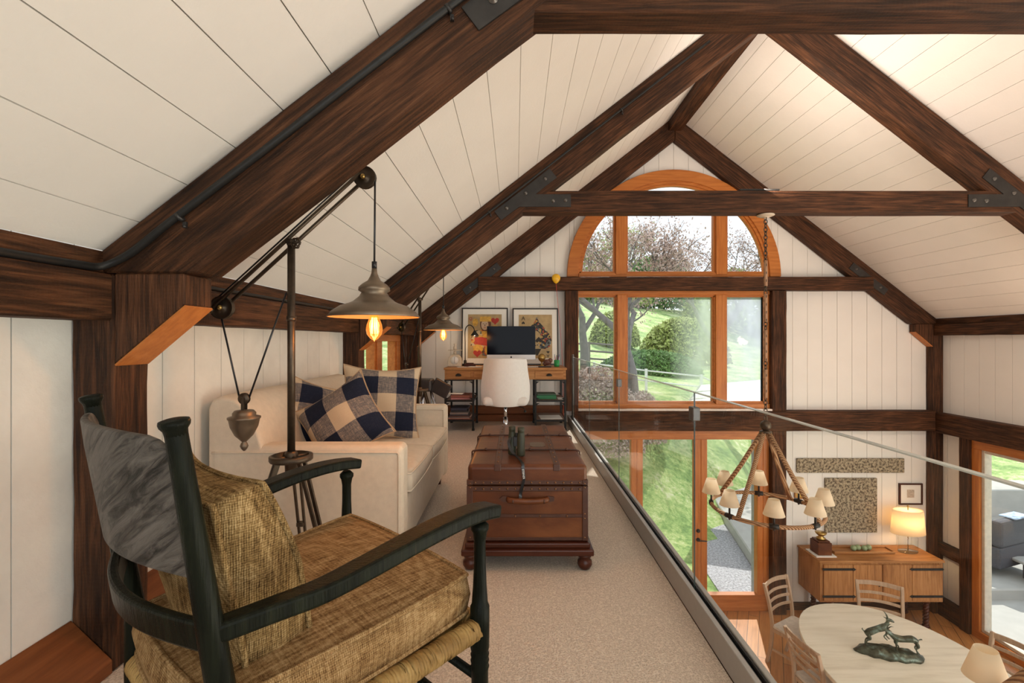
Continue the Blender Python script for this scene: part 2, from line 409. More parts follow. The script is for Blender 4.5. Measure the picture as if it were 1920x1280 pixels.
# ---- ceiling slopes
for side, nm in ((0, 'ceiling'), (1, 'ceiling_right')):
    m = MB(); bw = .202
    L0 = 0; Ltot = (XC+1.373)/math.cos(ANG)
    k = 0; ox = -1.373; oz = ceil(ox)
    d = Vector((math.cos(ANG), 0, math.sin(ANG))); nr = Vector((-math.sin(ANG), 0, math.cos(ANG)))
    s0 = -.02
    offs = .155
    edges = [0]; e = offs
    while e < Ltot: edges.append(e); e += bw
    edges.append(Ltot)
    for a, b in zip(edges[:-1], edges[1:]):
        for g, n0, n1 in ((.0018, 0, .012), (-.001, .012, .08)):
            P = []
            for nn in (n0, n1):
                for (ss, yy) in ((a+g, YB), (b-g, YB), (b-g, YW+.1), (a+g, YW+.1)):
                    q = Vector((ox, yy, oz))+d*ss+nr*nn
                    if side: q.x = 2*XC-q.x
                    P.append(q)
            m.hexa(P)
    o = m.build(nm, WHITE); tag(o, kind='structure')
# ---- far gable wall built from upright boards with openings
def board_wall(cols, fn, y0, y1, gap):
    m = MB()
    for a, b in cols:
        for lo, hi in fn(a, b):
            n = 4; xs = [a+gap+(b-a-2*gap)*i/n for i in range(n+1)]
            poly = [(x, lo(x)) for x in xs]+[(x, hi(x)) for x in reversed(xs)]
            if max(p[1] for p in poly[n+1:])-min(p[1] for p in poly[:n+1]) < .01: continue
            m.prism(poly, y0, y1)
    return m
WX0, WX1, AR = .81, 3.53, 1.36
AX, AZ, = 2.17, 1.972
def gable(a, b):
    c = (a+b)/2; K = lambda z: (lambda x: z)
    top = lambda x: ceil(min(max(x, -1.36), 2*XC+1.36))+.02
    if WX0 < c < WX1:
        arch = lambda x: AZ+math.sqrt(max(0, AR*AR-(x-AX)**2))
        return [(arch, top)]
    return [(K(.02), top), (K(ZF), K(.02))]
cols = []; xs = [XL-.1]
x = -1.30-.205
br = [x+.205*i for i in range(1, 40)]
for e in sorted(br+[WX0, WX1, XR+.1]):
    if e > xs[-1]+.02 and e <= XR+.1001: xs.append(e)
    elif e in (WX0, WX1): xs[-1] = e
cols = list(zip(xs[:-1], xs[1:]))
m1 = board_wall(cols, gable, YW, YW+.014, .0022); m2 = board_wall(cols, gable, YW+.014, YW+.06, -.0005)
m1.add(m2.v, m2.f); o = m1.build('wall_far', WHITE); tag(o, kind='structure')
# ---- left knee wall
m = MB()
def wall_y(m, X, sgn, y0, y1, z0, z1, hole=None, step=.2, off=0):
    ys = [y0]; e = y0+off if off else y0+step
    cuts = []
    while e < y1: cuts.append(e); e += step
    if hole: cuts = sorted(cuts+[hole[0], hole[1]])
    for c in cuts+[y1]:
        if c > ys[-1]+.01: ys.append(c)
    for a, b in zip(ys[:-1], ys[1:]):
        spans = [(z0, z1)]
        if hole and hole[0]-.001 <= a and b <= hole[1]+.001: spans = [(z0, hole[2]), (hole[3], z1)]
        for p, q in spans:
            if q-p < .01: continue
            x0, x1 = sorted((X, X+sgn*.014)); m.box(x0, x1, a+.002, b-.002, p, q)
            x0, x1 = sorted((X+sgn*.014, X+sgn*.08)); m.box(x0, x1, a, b, p, q)
wall_y(m, XL, -1, YB, YW, 0, 1.45, (4.45, 6.02, .45, 1.13))
o = m.build('wall_left', WHITE2); tag(o, kind='structure')
m = MB(); m.box(XL-.1, XL-.02, YB, YW, ZF, 0); o = m.build('wall_lower_left', WHITE); tag(o, kind='structure')
# ---- right wall
m = MB()
wall_y(m, XR, 1, YB, YW, 0, 1.45)
wall_y(m, XR, 1, 6.04, YW, ZF, 0); wall_y(m, XR, 1, 3.15, 3.35, ZF, 0)
o = m.build('wall_right', WHITE); tag(o, kind='structure')
# ---- rear gable wall, behind the camera, with an assumed window opening added for light
m = MB()
m.prism([(XL-.1, ZF), (-1.0, ZF), (-1.0, ceil(-1.0)+.05), (XL-.1, ceil(-1.373))], YB-.1, YB)
m.prism([(4.5, ZF), (XR+.1, ZF), (XR+.1, ceil(2*XC+1.373)), (4.5, ceil(4.5)+.05)], YB-.1, YB)
m.prism([(-1.0, 2.6), (4.5, 2.6), (XC, ZR+.05), (-1.0, ceil(-1.0)+.05)] if False else [(-.2, 2.5), (4.5, 2.5), (XC, ZR+.05)], YB-.1, YB)
m.box(-1.0, 4.5, YB-.1, YB, ZF, -.2)
o = m.build('wall_rear', WHITE); tag(o, kind='structure')

# ------------------------------------------------------------------ timbers
def beam(name, axis, x0, x1, y0, y1, z0, z1, label=None, group=None, kind=None, bev=.006, cat='beam', mat=None):
    m = MB(); c = Vector(((x0+x1)/2, (y0+y1)/2, (z0+z1)/2))
    # slightly hewn edges along the length
    n = 14 if axis is not None else 1
    L = (x1-x0, y1-y0, z1-z0)[axis]; h = [(x1-x0)/2, (y1-y0)/2, (z1-z0)/2]
    oth = [i for i in range(3) if i != axis]; rows = []
    for i in range(n+1):
        r = []
        for a, b in ((-1,-1),(1,-1),(1,1),(-1,1)):
            p = [0,0,0]; p[axis] = -L/2+L*i/n
            jx = random.uniform(-.0022,.0022) if 0 < i < n else 0; jy = random.uniform(-.0022,.0022) if 0 < i < n else 0
            p[oth[0]] = a*h[oth[0]]+jx; p[oth[1]] = b*h[oth[1]]+jy; r.append(p)
        rows.append(r)
    m.grid(rows, smooth=False, closed=True)
    nv = len(m.v); m.f += [[3,2,1,0], [nv-4,nv-3,nv-2,nv-1]]; m.sm += [False, False]
    o = m.build(name, mat or (BX, BY, BZ)[axis], None, bev, 1, Matrix.Translation(c))
    fix(o)
    if kind: tag(o, kind=kind)
    else: tag(o, label, cat, group)
    return o
def fix(o):
    import bmesh
    b = bmesh.new(); b.from_mesh(o.data); bmesh.ops.recalc_face_normals(b, faces=b.faces); b.to_mesh(o.data); b.free()
bn = {0: 'nearest', 1: 'middle', 2: 'far wall'}
PLATE = [(927,396.3),(939.6,412.9),(974,387.7),(1070.2,388.2),(1070.2,364.8),(1004,364.5),(1017.5,353.9),(1043.9,333.2),(1030.1,316),(980.8,355)]
PB = [(949.9,390.5),(985.4,362.4),(1037,376.8),(1059.9,375.6),(1022,335.5)]
def w2(u, v): p = at(u, v, 4.09); return (p.x, p.z)
def steel(Yf, dx, dz, mirror, parent, R):
    m = MB(); P = [(x+dx, z+dz) for x, z in (w2(*q) for q in PLATE)]
    if mirror: P = [(2*XC-x, z) for x, z in P][::-1]
    m.prism(P, Yf-.008, Yf-.0005); pl = m.build('steel_plate', STEEL, parent, M=R.inverted()); fix(pl)
    for q in PB:
        x, z = w2(*q); x += dx; z += dz
        if mirror: x = 2*XC-x
        b = MB(); M = Matrix.Rotation(PI/2, 3, 'X').to_4x4()
        b.lathe([(.017,0),(.017,.003),(.011,.004),(.011,.013),(.007,.015)], (x, Yf-.0075, z), 10, M=M)
        b.build('bolt', BOLT, pl)
for bi, Y in enumerate(BENTS):
    far = bi == 2; w_ = BW if not far else .10
    for mir in (0, 1):
        sd = 'right' if mir else 'left'
        P = [(-1.47, 1.323), (-1.47, 1.326), (XC, ZR-.001), (XC, ZR-.324), (-1.056, 1.3225)]
        P = [(-1.469, 1.3235), (XC-.002, ZR-.002), (XC-.002, ZR-.324), (-1.056, 1.3235)]
        R = Matrix.Rotation(-ANG, 4, 'Y'); R.translation = Vector((-1.056, Y, 1.3225)); Ri = R.inverted()
        loc = [(Ri @ Vector((x, Y, z))) for x, z in P]
        if mir:
            R = Matrix.Rotation(ANG, 4, 'Y'); R.translation = Vector((2*XC+1.056, Y, 1.3225)); Ri = R.inverted()
            loc = [(Ri @ Vector((2*XC-x, Y, z))) for x, z in P]
        # subdivide long edges a little for a hewn look
        m = MB(); poly = []
        for i, p in enumerate(loc):
            q = loc[(i+1)%4]; n = max(1, int((q-p).length/.3))
            for k in range(n):
                t = p.lerp(q, k/n); j = random.uniform(-.003,.003) if 0 < k else 0
                poly.append((t.x, t.z+j))
        m.prism(poly, 0, w_)
        raf = m.build('rafter_beam', BX, None, .006, 1, R); fix(raf)
        place = {0: 'crossing closest to the camera', 1: 'of the middle truss', 2: 'against the far gable wall'}[bi]
        tag(raf, f'dark brown sloping rafter on the {sd} roof side, {place}', 'beam')
        # bracket block (knee) and post
        K = [(-1.33, 1.3225), (-1.097, 1.3225), (-1.097, 1.217), (-1.33, 1.02)]
        if mir: K = [(2*XC-x, z) for x, z in K]
        m = MB(); m.prism(K, Y+.001, Y+w_+.01)
        kn = m.build('knee_brace', BZ, None, .005, 1); fix(kn)
        tag(kn, f'dark angled timber bracket under the {sd} rafter, {place.replace("crossing ", "")}', 'bracket')
        u = MB(); 
        q0, q1 = (K[2], K[3])
        th = .006
        nx, nz = (.64, -.77)
        if mir: nx = -nx
        e = 0.002
        A = [(q0[0]-(0), q0[1]), (q1[0], q1[1]), (q1[0]+nx*th, q1[1]+nz*th), (q0[0]+nx*th, q0[1]+nz*th)]
        u.prism(A, Y+.003, Y+w_+.008); uu = u.build('brace_soffit', OX, kn); fix(uu); uu['label'] = 'underside with orange light put in its colour'  # warm light on the bracket underside painted as a thin orange slip
        x0, x1 = (-1.47, -1.33) if not mir else (2*XC+1.33, 2*XC+1.47)
        zb = 0 if not mir else ZF
        if not (mir and bi == 0 and False):
            beam('timber_post', 2, x0+.001, x1-.001, Y, Y+w_+.015, zb+.001, 1.32, f'dark upright timber post on the {sd} wall, {"nearest the camera" if bi==0 else "under the middle truss" if bi==1 else "in the far corner"}', cat='post')
        if bi < 2: steel(Y, 0, 0, mir, raf, R)
        else: steel(Y, -.54, -.41, mir, raf, R)
    # collar tie
    if bi < 2:
        zt, zb = 2.377, 2.19; hl = XC-(-.02)
        xa = .02; dx = .165
        beam('tie_beam', 0, xa, 2*XC-xa, Y+.001, Y+.125, zb, zt, 'reddish brown horizontal tie beam crossing the top edge of the view' if bi == 0 else 'dark horizontal tie beam in front of the arched window, chandelier hanging from it')
    else:
        beam('tie_beam', 0, -.50, 2*XC+.50, Y-.04, YW-.001, 1.775, 1.958, 'dark horizontal beam on the far wall between arched and rectangular windows')
# ridge, plates, girts
beam('ridge_beam', 1, XC-.09, XC+.09, YB, YW-.01, 3.94, 4.06, 'dark ridge beam running along the roof peak')
for mir in (0, 1):
    X0, X1 = (-1.47, -1.33); 
    sd = 'right' if mir else 'left'
    f = (lambda a, b: (2*XC-b, 2*XC-a)) if mir else (lambda a, b: (a, b))
    segs = [(YB, 1.588), (1.745, 4.088), (4.245, 6.49)]
    for i, (a, b) in enumerate(segs):
        x0, x1 = f(X0+.002, X1)
        beam('wall_plate_beam', 1, x0, x1, a, b, 1.166, 1.318, f'dark horizontal beam along the {sd} wall top, {"in front of the nearest post" if i==0 else "between nearest and middle trusses" if i==1 else "between middle truss and far wall"}')
    x0, x1 = f(-1.45, -1.365)
    o = MB().box(x0, x1, YB, YW, 1.319, 1.395).build('trim_%d' % (2+mir), BY); tag(o, kind='structure')
beam('floor_beam', 0, .79, 2*XC+1.33, 6.46, YW-.001, -.12, .147, 'dark heavy beam on the far wall at loft floor level')
beam('window_post', 2, .68, .85, 6.47, YW-.001, .148, 1.774, 'dark upright post left of the rectangular far window', cat='post')
beam('window_post', 2, 3.47, 3.66, 6.47, YW-.001, .148, 1.774, 'dark upright post right of the rectangular far window', cat='post')
beam('door_post', 2, 3.47, 3.66, 6.47, YW-.001, ZF, -.121, 'dark upright post right of the glazed garden door', cat='post')
beam('wall_girt', 1, XR-.14, XR-.001, YB, 6.49, -.137, .126, 'dark horizontal beam along the right wall above the garden window')
beam('window_stud', 2, XR-.10, XR-.001, 6.04, 6.17, ZF, -.138, 'dark upright stud left of the right wall window', cat='post')
beam('wall_rail', 1, XR-.08, XR-.001, 6.171, 6.499, -1.78, -1.62, 'short dark rail between corner post and stud above the small white panel')
beam('wall_rail', 1, XR-.08, XR-.001, 6.171, 6.499, ZF, -2.36, 'short dark sill rail at the floor beside the right wall window')
# left ledge (sloping cover) and far baseboard
m = MB(); m.prism([(XL+.001, 0), (XL+.14, 0), (XL+.14, .045), (XL+.001, .178)], YB, 1.588)
o = m.build('baseboard_left', LEDGE, None, .004, 1); tag(o, kind='structure'); fix(o)
m = MB(); m.prism([(XL+.001, 0), (XL+.14, 0), (XL+.14, .045), (XL+.001, .178)], 1.746, 6.45)
o = m.build('baseboard_left_rear', LEDGE, None, .004, 1); tag(o, kind='structure'); fix(o)
m = MB(); m.box(-1.33, .67, 6.53, YW-.001, 0, .09); m.box(-1.33, .67, 6.56, YW-.001, .1, .21); m.box(-1.33, .67, 6.58, YW-.001, .09, .1)
o = m.build('baseboard_far', LEDGEX, None, .004, 1); tag(o, kind='structure')
o = MB().box(3.661, XR-.001, 6.59, YW-.001, ZF, ZF+.1).build('baseboard_lower', BX); tag(o, kind='structure')
# conduits
def conduit(Y, label, near):
    pts = []
    if near: pts += [(-1.345, y, 1.331) for y in (YB, -1, 0, 1.0, 1.3)]
    else: pts += [(-1.345, y, 1.331) for y in (1.80, 2.6, 3.4, 3.8)]
    yc = Y-.018
    pts += [(-1.345, yc-.10, 1.334), (-1.335, yc-.02, 1.340), (-1.26, yc, 1.385), (-1.15, yc, 1.472), (-1.0, yc, ceil(-1)-.10)]
    x = -.8
    while x < 2.0: pts.append((x, yc, ceil(x)-.103)); x += .35
    m = MB(); m.tube(bez(pts, 5), .0125 if near else .009, 10); o = m.build('conduit_pipe', BLACKM); tag(o, label, 'pipe')
    for x in (-1.10, -.22, .9):
        c = Vector((x, yc+.002, ceil(x)-.105)); d = Vector((math.cos(ANG), 0, math.sin(ANG)))
        b = MB(); b.tube([c-d*.006, c+d*.006], .0165, 10); b.cbox(c+Vector((.012,.008,-.024)), (.012,.008,.02)); b.ball(c+Vector((.014,.002,-.03)), .006, 6)
        b.build('pipe_clamp', STEEL, o)
conduit(1.59, 'black conduit pipe running up the nearest rafter', True)
conduit(4.09, 'thin black conduit pipe running up the middle left rafter', False)

# ------------------------------------------------------------------ windows
def pane(m_name, mat, poly, y, parent):
    m = MB(); n = len(poly); m.add([(x, y, z) for x, z in poly], [list(range(n))]); return m.build(m_name, mat, parent)
FY0, FY1 = 6.535, 6.66
W1 = empty('window_1', (0,0,0), kind='structure')
pan = [(.87,1.36),(1.547,2.705),(2.91,3.40)]
zb, zt = .264, 1.694
m = MB()
m.box(.851, 3.469, FY0, FY1, zt+.03, 1.775); m.box(.851, 3.469, FY0, FY1, .16, zb-.03)
for a, b in ((.80,.87-.0),): pass
o = m.build('window_frame', OX, W1, .004, 1)
m = MB()
m.box(1.36+.03, 1.547-.03, FY0, FY1, zb-.03, zt+.03); m.box(2.705+.03, 2.91-.03, FY0, FY1, zb-.03, zt+.03); m.box(3.40+.0, 3.47, FY0+.02, FY1, zb-.03, zt+.03)
m.build('mullion', OZ, W1, .004, 1)
for i, (a, b) in enumerate(pan):
    m = MB(); s0 = .032
    for (k, y0) in ((0, FY0+.03), (1, FY0+.055)):
        e = s0-k*.014
        m.box(a-e, b+e, y0, FY1, zt+(0 if k else .014), zt+e); m.box(a-e, b+e, y0, FY1, zb-e, zb-(0 if k else .014))
        m.box(a-e, a-(0 if k else .014), y0, FY1, zb, zt); m.box(b+(0 if k else .014), b+e, y0, FY1, zb, zt)
    m.build('sash', OX, W1, .002, 1)
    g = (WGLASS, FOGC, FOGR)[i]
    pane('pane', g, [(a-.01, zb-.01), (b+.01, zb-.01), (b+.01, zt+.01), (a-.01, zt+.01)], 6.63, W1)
m = MB(); m.box(.851, 3.469, 6.47, FY0, .148, .175); so = m.build('window_sill', plain('pale sill', (.72,.62,.55), .4), W1, .003, 1)
# arched window
W2 = empty('window_2', (0,0,0), kind='structure')
def arcring(m, r0, r1, y0, y1, a0=0, a1=PI, n=48):
    rows = []
    for i in range(n+1):
        a = a0+(a1-a0)*i/n; c, s_ = math.cos(a), math.sin(a)
        rows.append([(AX+r0*c, y0, AZ+r0*s_), (AX+r1*c, y0, AZ+r1*s_), (AX+r1*c, y1, AZ+r1*s_), (AX+r0*c, y1, AZ+r0*s_)])
    m.grid(rows, smooth=False, closed=True)
m = MB(); arcring(m, 1.31, 1.46, 6.55, YW-.001); o = m.build('arch_casing', OX, W2, .003, 1); fix(o)
m = MB(); arcring(m, 1.275, 1.315, 6.575, FY1); arcring(m, 1.25, 1.28, 6.60, FY1); o = m.build('arch_sash', OX, W2, .002, 1); fix(o)
zb2 = 2.045
m = MB()
for a, b in ((1.35,1.545),(2.72,2.915)):
    m.box(a+.025, b-.025, FY0+.010, FY1, 2.0, AZ+math.sqrt(1.27**2-((a+b)/2-AX)**2)+.02)
    for q in (a+.012, b-.012): m.box(q-.013, q+.013, FY0+.05, FY1, 2.0, AZ+math.sqrt(1.27**2-(q-AX)**2))
m.build('mullion', OZ, W2, .003, 1)
m = MB(); m.box(AX-1.30, AX+1.30, FY0+.02, FY1, 1.955, zb2-.025); m.box(AX-1.29, AX+1.29, FY0+.04, FY1, zb2-.025, zb2); m.build('window_frame', OX, W2, .003, 1)
def arcpoly(x0, x1):
    n = 14; top = [(x, AZ+math.sqrt(max(0, 1.262**2-(x-AX)**2))) for x in [x1-(x1-x0)*i/n for i in range(n+1)]]
    return [(x0, zb2-.01), (x1, zb2-.01)]+top
for a, b in ((AX-1.259, 1.37), (1.53, 2.73), (2.90, AX+1.259)): pane('pane', WGLASS, arcpoly(a, b), 6.64, W2)
# garden doors below
ZD0, ZD1 = -2.38, -.25
D = empty('door_1', (0,0,0), kind='structure')
m = MB(); m.box(.79, 3.469, 6.54, FY1, ZD1+.0, -.121); m.box(.79, 3.469, 6.56, FY1, ZF, ZD0); m.build('door_frame', OX, D, .004, 1)
m = MB()
for a, b in ((.79, 1.02), (1.585, 1.745), (2.455, 2.625), (3.31, 3.469)):
    c = (a+b)/2; m.box(a, b, 6.56, FY1, ZD0, ZD1)
    if b-a > .14: m.box(c-.004, c+.004, 6.553, 6.57, ZD0, ZD1)
m.build('door_stile', OZ, D, .004, 1)
for a, b in ((1.02,1.585),(1.745,2.455),(2.625,3.31)): pane('pane', WGLASS, [(a,ZD0),(b,ZD0),(b,ZD1),(a,ZD1)], 6.63, D)
hx = 2.50
m = MB(); R90 = Matrix.Rotation(PI/2, 3, 'X').to_4x4()
m.lathe([(.026,0),(.026,.01),(.01,.012),(.01,.05)], (hx, 6.56, -1.62), 14, M=R90); m.tube([(hx, 6.515, -1.62), (hx+.10, 6.515, -1.625)], .009, 8); m.build('door_handle', BLACKM, D)
m = MB(); m.lathe([(.026,0),(.026,.012),(.012,.014),(.012,.025)], (hx, 6.56, -1.50), 14, M=R90); m.build('deadbolt', BLACKM, D)
# right wall window (large slider)
D2 = empty('window_3', (0,0,0), kind='structure')
m = MB(); X0, X1 = XR-.06, XR+.06
m.box(X0, X1, 3.35, 6.04, -.25, -.137); m.box(X0, X1, 3.35, 6.04, ZF, -2.50); m.build('window_frame', OY, D2, .004, 1)
m = MB(); m.box(X0, X1, 5.94, 6.04, -2.5, -.25); m.box(X0, X1, 3.35, 3.45, -2.5, -.25); m.box(X0, X1, 4.62, 4.72, -2.5, -.25); m.build('window_jamb', OZ, D2, .004, 1)
m = MB(); m.box(X0+.03, X1, 5.90, 5.94, -2.5, -.25); m.box(X0+.03, X1, 4.72, 5.90, -.29, -.25); m.box(X0+.03, X1, 4.72, 5.90, -2.5, -2.46); m.build('sash', plain('pale sash', (.62,.56,.46), .5), D2, .003, 1)
m = MB(); m.add([(XR, 3.45, -2.5), (XR, 5.93, -2.5), (XR, 5.93, -.25), (XR, 3.45, -.25)], [(0,1,2,3)]); m.build('pane', WGLASS, D2)
# left wall window
D3 = empty('window_4', (0,0,0), kind='structure')
X0, X1 = XL-.08, XL+.03
m = MB(); m.box(X0, X1, 4.45, 6.02, 1.09, 1.165); m.box(X0, X1, 4.45, 6.02, .45, .50)
for a, b in ((4.45,4.53), (5.02,5.20), (5.86,6.02)): m.box(X0, X1, a, b, .50, 1.09)
for a, b in ((4.53,4.57),(4.98,5.02),(5.20,5.24),(5.82,5.86)): m.box(X0, XL+.012, a, b, .5, 1.09)
m.build('window_frame', OY, D3, .003, 1)
m = MB(); m.add([(XL-.04, 4.5, .5), (XL-.04, 5.9, .5), (XL-.04, 5.9, 1.1), (XL-.04, 4.5, 1.1)], [(0,1,2,3)]); m.build('pane', WGLASS, D3)
beam('window_stud', 2, XL+.001, XL+.08, 6.06, 6.16, 0, 1.165, 'dark upright stud right of the small left wall window', cat='post')

# ------------------------------------------------------------------ glass railing
RL = empty('glass_railing', (.735, 3, 0), label='frameless clear glass railing in a grey metal channel along the loft edge', cat='railing')
def inv(root): return Matrix.Translation(-root.location) if root.rotation_euler[2] == 0 else (Matrix.Translation(root.location) @ root.rotation_euler.to_matrix().to_4x4()).inverted()
RM = Matrix.Translation((-.735, -3, 0))
m = MB(); m.box(.702, .722, YB+.05, 6.44, .001, .099, RM); m.box(.748, .768, YB+.05, 6.44, .001, .099, RM); m.box(.722, .748, YB+.05, 6.44, .001, .04, RM); m.build('channel', ALU, RL, .002, 1)
m = MB(); m.box(.7225, .728, YB+.05, 6.44, .04, .092, RM); m.box(.742, .7475, YB+.05, 6.44, .04, .092, RM); m.build('gasket', BLACK, RL)
ends = [6.10, 4.76, 3.40, 1.97, .55, -.9, -2.3]
for a, b in zip(ends[1:], ends[:-1]):
    m = MB(); m.box(.7285, .7415, a+.004, b-.004, .041, .887, RM); m.build('glass_panel', RGLASS, RL)
    m = MB(); m.box(.728, .742, a+.004, b-.004, .8865, .8895, RM); m.build('panel_edge', EDGE, RL); m = MB(); m.box(.7325, .7375, b-.0035, b-.0005, .05, .888, RM); m.build('panel_joint', EDGEJ, RL)
for y in ends[1:4]:
    m = MB(); m.cbox((.735, y, .80), (.03, .05, .055), RM); m.build('glass_clip', BOLT, RL, .003, 1)
m = MB(); m.tube([RM @ Vector((.735, 6.12, .05)), RM @ Vector((.735, 6.12, .92))], .014, 10); m.build('end_post', BOLT, RL)

# ------------------------------------------------------------------ sofa
def rbox(m, x0, x1, y0, y1, z0, z1): m.box(x0, x1, y0, y1, z0, z1)
SF = empty('sofa', (-.97, 2.99, 0), label='cream linen two-seat sofa against the left wall with check pillows on it', cat='sofa')
SM = Matrix.Translation((.97, -2.99, 0))
m = MB(); m.box(-1.42, -.535, 2.26, 3.72, .09, .325, SM); m.build('base_frame', SOFA, SF, .015, 3)
for y0, y1 in ((2.23, 2.355), (3.625, 3.75)):
    m = MB(); m.box(-1.425, -.522, y0, y1, .075, .61, SM); a = m.build('armrest', SOFA, SF, .03, 5)
    ys = y0-.001 if y0 < 3 else y0-.001
    m = MB(); m.tube([SM @ Vector(p) for p in bez([(-1.41, ys, .578), (-1.2, ys, .579), (-.9, ys, .579), (-.575, ys, .579), (-.548, ys, .573), (-.541, ys, .55), (-.541, ys, .3), (-.541, ys, .085)], 6)], .0045, 6)
    m.build('piping', SOFA, a)
# back
prof = [(-1.43,.09),(-1.43,.79),(-1.415,.825),(-1.37,.842),(-1.31,.83),(-1.25,.78),(-1.20,.68),(-1.165,.55),(-1.15,.42),(-1.15,.09)]
m = MB(); rows = []
for y, k in ((2.232, .965), (2.245, .99), (2.27, 1), (2.6, 1.0), (2.99, 1.0), (3.4, 1.0), (3.71, 1), (3.735, .99), (3.748, .965)):
    cx, cz = -1.29, .45; rows.append([SM @ Vector((cx+(x-cx)*k, y, cz+(z-cz)*k)) for x, z in prof])
m.grid(rows, closed=True); n = len(prof); nv = len(m.v); m.f += [list(range(n)), list(range(nv-n, nv))[::-1]]; m.sm += [False]*2
o = m.build('backrest', SOFA, SF, .006, 2); fix(o)
def cushion(hx, hy, hz, crown, sq=.12, n=18, droop=0):
    m = MB(); top = []; bot = []
    def pt(s, t, k):
        x = s*hx*math.sqrt(1-sq*t*t*.5*(abs(s)**3)); y = t*hy*math.sqrt(1-sq*s*s*.5*(abs(t)**3))
        d = (1-abs(s)**3.2)*(1-abs(t)**3.2)
        e = min(1, (1-max(abs(s), abs(t)))*9); e = math.sqrt(1-(1-e)**2)
        return Vector((x, y, k*(hz-.012*(1-e)+crown*d)))
    g = [-1+2*i/n for i in range(n+1)]
    m.grid([[pt(s, t, 1) for s in g] for t in g]); m.grid([[pt(s, t, -1) for s in g[::-1]] for t in g])
    per = [(s, -1) for s in g[:-1]]+[(1, t) for t in g[:-1]]+[(s, 1) for s in g[::-1][:-1]]+[(-1, t) for t in g[::-1][:-1]]
    tp = [pt(s, t, 1) for s, t in per]; bt = [pt(s, t, -1) for s, t in per]
    cx = [p*1 for p in tp]
    mid = [Vector((a.x*1.012, a.y*1.012, 0)) for a in tp]
    m.grid([bt, mid, tp], closed=True)
    return m, tp, bt
def put_cushion(name, M, parent, mat, hx, hy, hz, crown, pr=.005, **k):
    m, tp, bt = cushion(hx, hy, hz, crown, **k); o = m.build(name, mat, parent, 0, 0, M)
    import bmesh
    b = bmesh.new(); b.from_mesh(o.data); bmesh.ops.remove_doubles(b, verts=b.verts, dist=.0005); bmesh.ops.recalc_face_normals(b, faces=b.faces); b.to_mesh(o.data); b.free()
    if pr:
        q = MB(); q.tube(tp, pr, 8, closed=True); q.tube(bt, pr, 8, closed=True); q.build('piping', mat, o)
    return o
for y in (2.675, 3.305):
    put_cushion('seat_cushion', Matrix.Translation(SM @ Vector((-.83, y, .40))), SF, SOFA, .325, .315, .055, .022, .0045)
for x in (-1.37, -.59):
    for y in (2.30, 3.68):
        m = MB(); m.lathe([(.018,0),(.028,.075)], SM @ Vector((x, y, 0)), 4); m.build('leg', MAHOG, SF)
# pillows
def pillow(label, c, face, up, size, H=.085):
    hx = size/2; m = MB(); n = 26; g = [-1+2*i/n for i in range(n+1)]
    def pt(s, t, k):
        x = s*hx*(1-.12*(1-t*t)); y = t*hx*(1-.15*(1-s*s))
        h = H*max(0, (1-s*s)*(1-t*t))**.55
        h += .008*math.sin(5*s+3*t)*max(0, (1-s*s)*(1-t*t))
        return Vector((x, y, k*h))
    m.grid([[pt(s, t, 1) for s in g] for t in g]); m.grid([[pt(s, t, -1) for s in g[::-1]] for t in g])
    z = Vector(face).normalized(); y = Vector(up); x = y.cross(z).normalized(); y = z.cross(x)
    M = Matrix((x, y, z)).transposed().to_4x4(); M.translation = Vector(c)
    o = m.build('throw_pillow', CHECK, None, 0, 0, M)
    per = [(s, -1) for s in g[:-1]]+[(1, t) for t in g[:-1]]+[(s, 1) for s in g[::-1][:-1]]+[(-1, t) for t in g[::-1][:-1]]
    q = MB(); q.tube([pt(s, t, 0) for s, t in per], .0045, 6, closed=True); q.build('piping', plain('tan cord', (.42,.28,.17), .8), o)
    tag(o, label, 'pillow', 'check pillows on the sofa'); return o
pillow('navy and cream check pillow standing upright at the far end of the sofa', (-.87, 3.12, .695), (.32, -1, .34), (-.03, .3, 1), .50)
pillow('navy and cream check pillow tilted on one corner, nearest the camera', (-.93, 2.60, .66), (-.12, -1, .42), (-.57, .15, .82), .43, .11)
pillow('navy and cream check pillow half hidden behind the lamp pole and tilted pillow', (-1.14, 2.80, .655), (.7, -.75, .35), (.15, .3, 1), .42)

# ------------------------------------------------------------------ trunk
TR = empty('storage_trunk', (.059, 2.865, 0), label='chestnut leather steamer trunk with studs on a dark wood stand', cat='trunk')
TM = Matrix.Translation((-.059, -2.865, 0))
tx0, tx1, ty0, ty1 = -.227, .345, 2.32, 3.41
m = MB(); m.box(tx0, tx1, ty0, ty1, .131, .398, TM); m.build('body', LEATHER, TR, .010, 2)
m = MB(); m.box(tx0-.003, tx1+.003, ty0-.003, ty1+.003, .402, .500, TM); m.build('lid', LEATHER, TR, .022, 4)
m = MB(); m.box(tx0-.03, tx1+.03, ty0-.045, ty1+.04, .075, .105, TM); m.box(tx0-.015, tx1+.015, ty0-.025, ty1+.025, .105, .130, TM); m.build('stand', MAHOG, TR, .006, 2)
for x in (tx0+.01, tx1-.01):
    for y in (ty0-.005, ty1+.005):
        m = MB(); m.lathe([(.016,0),(.026,.006),(.036,.025),(.034,.042),(.022,.055),(.032,.062),(.032,.075)], TM @ Vector((x, y, 0)), 18); m.build('foot', MAHOG, TR)
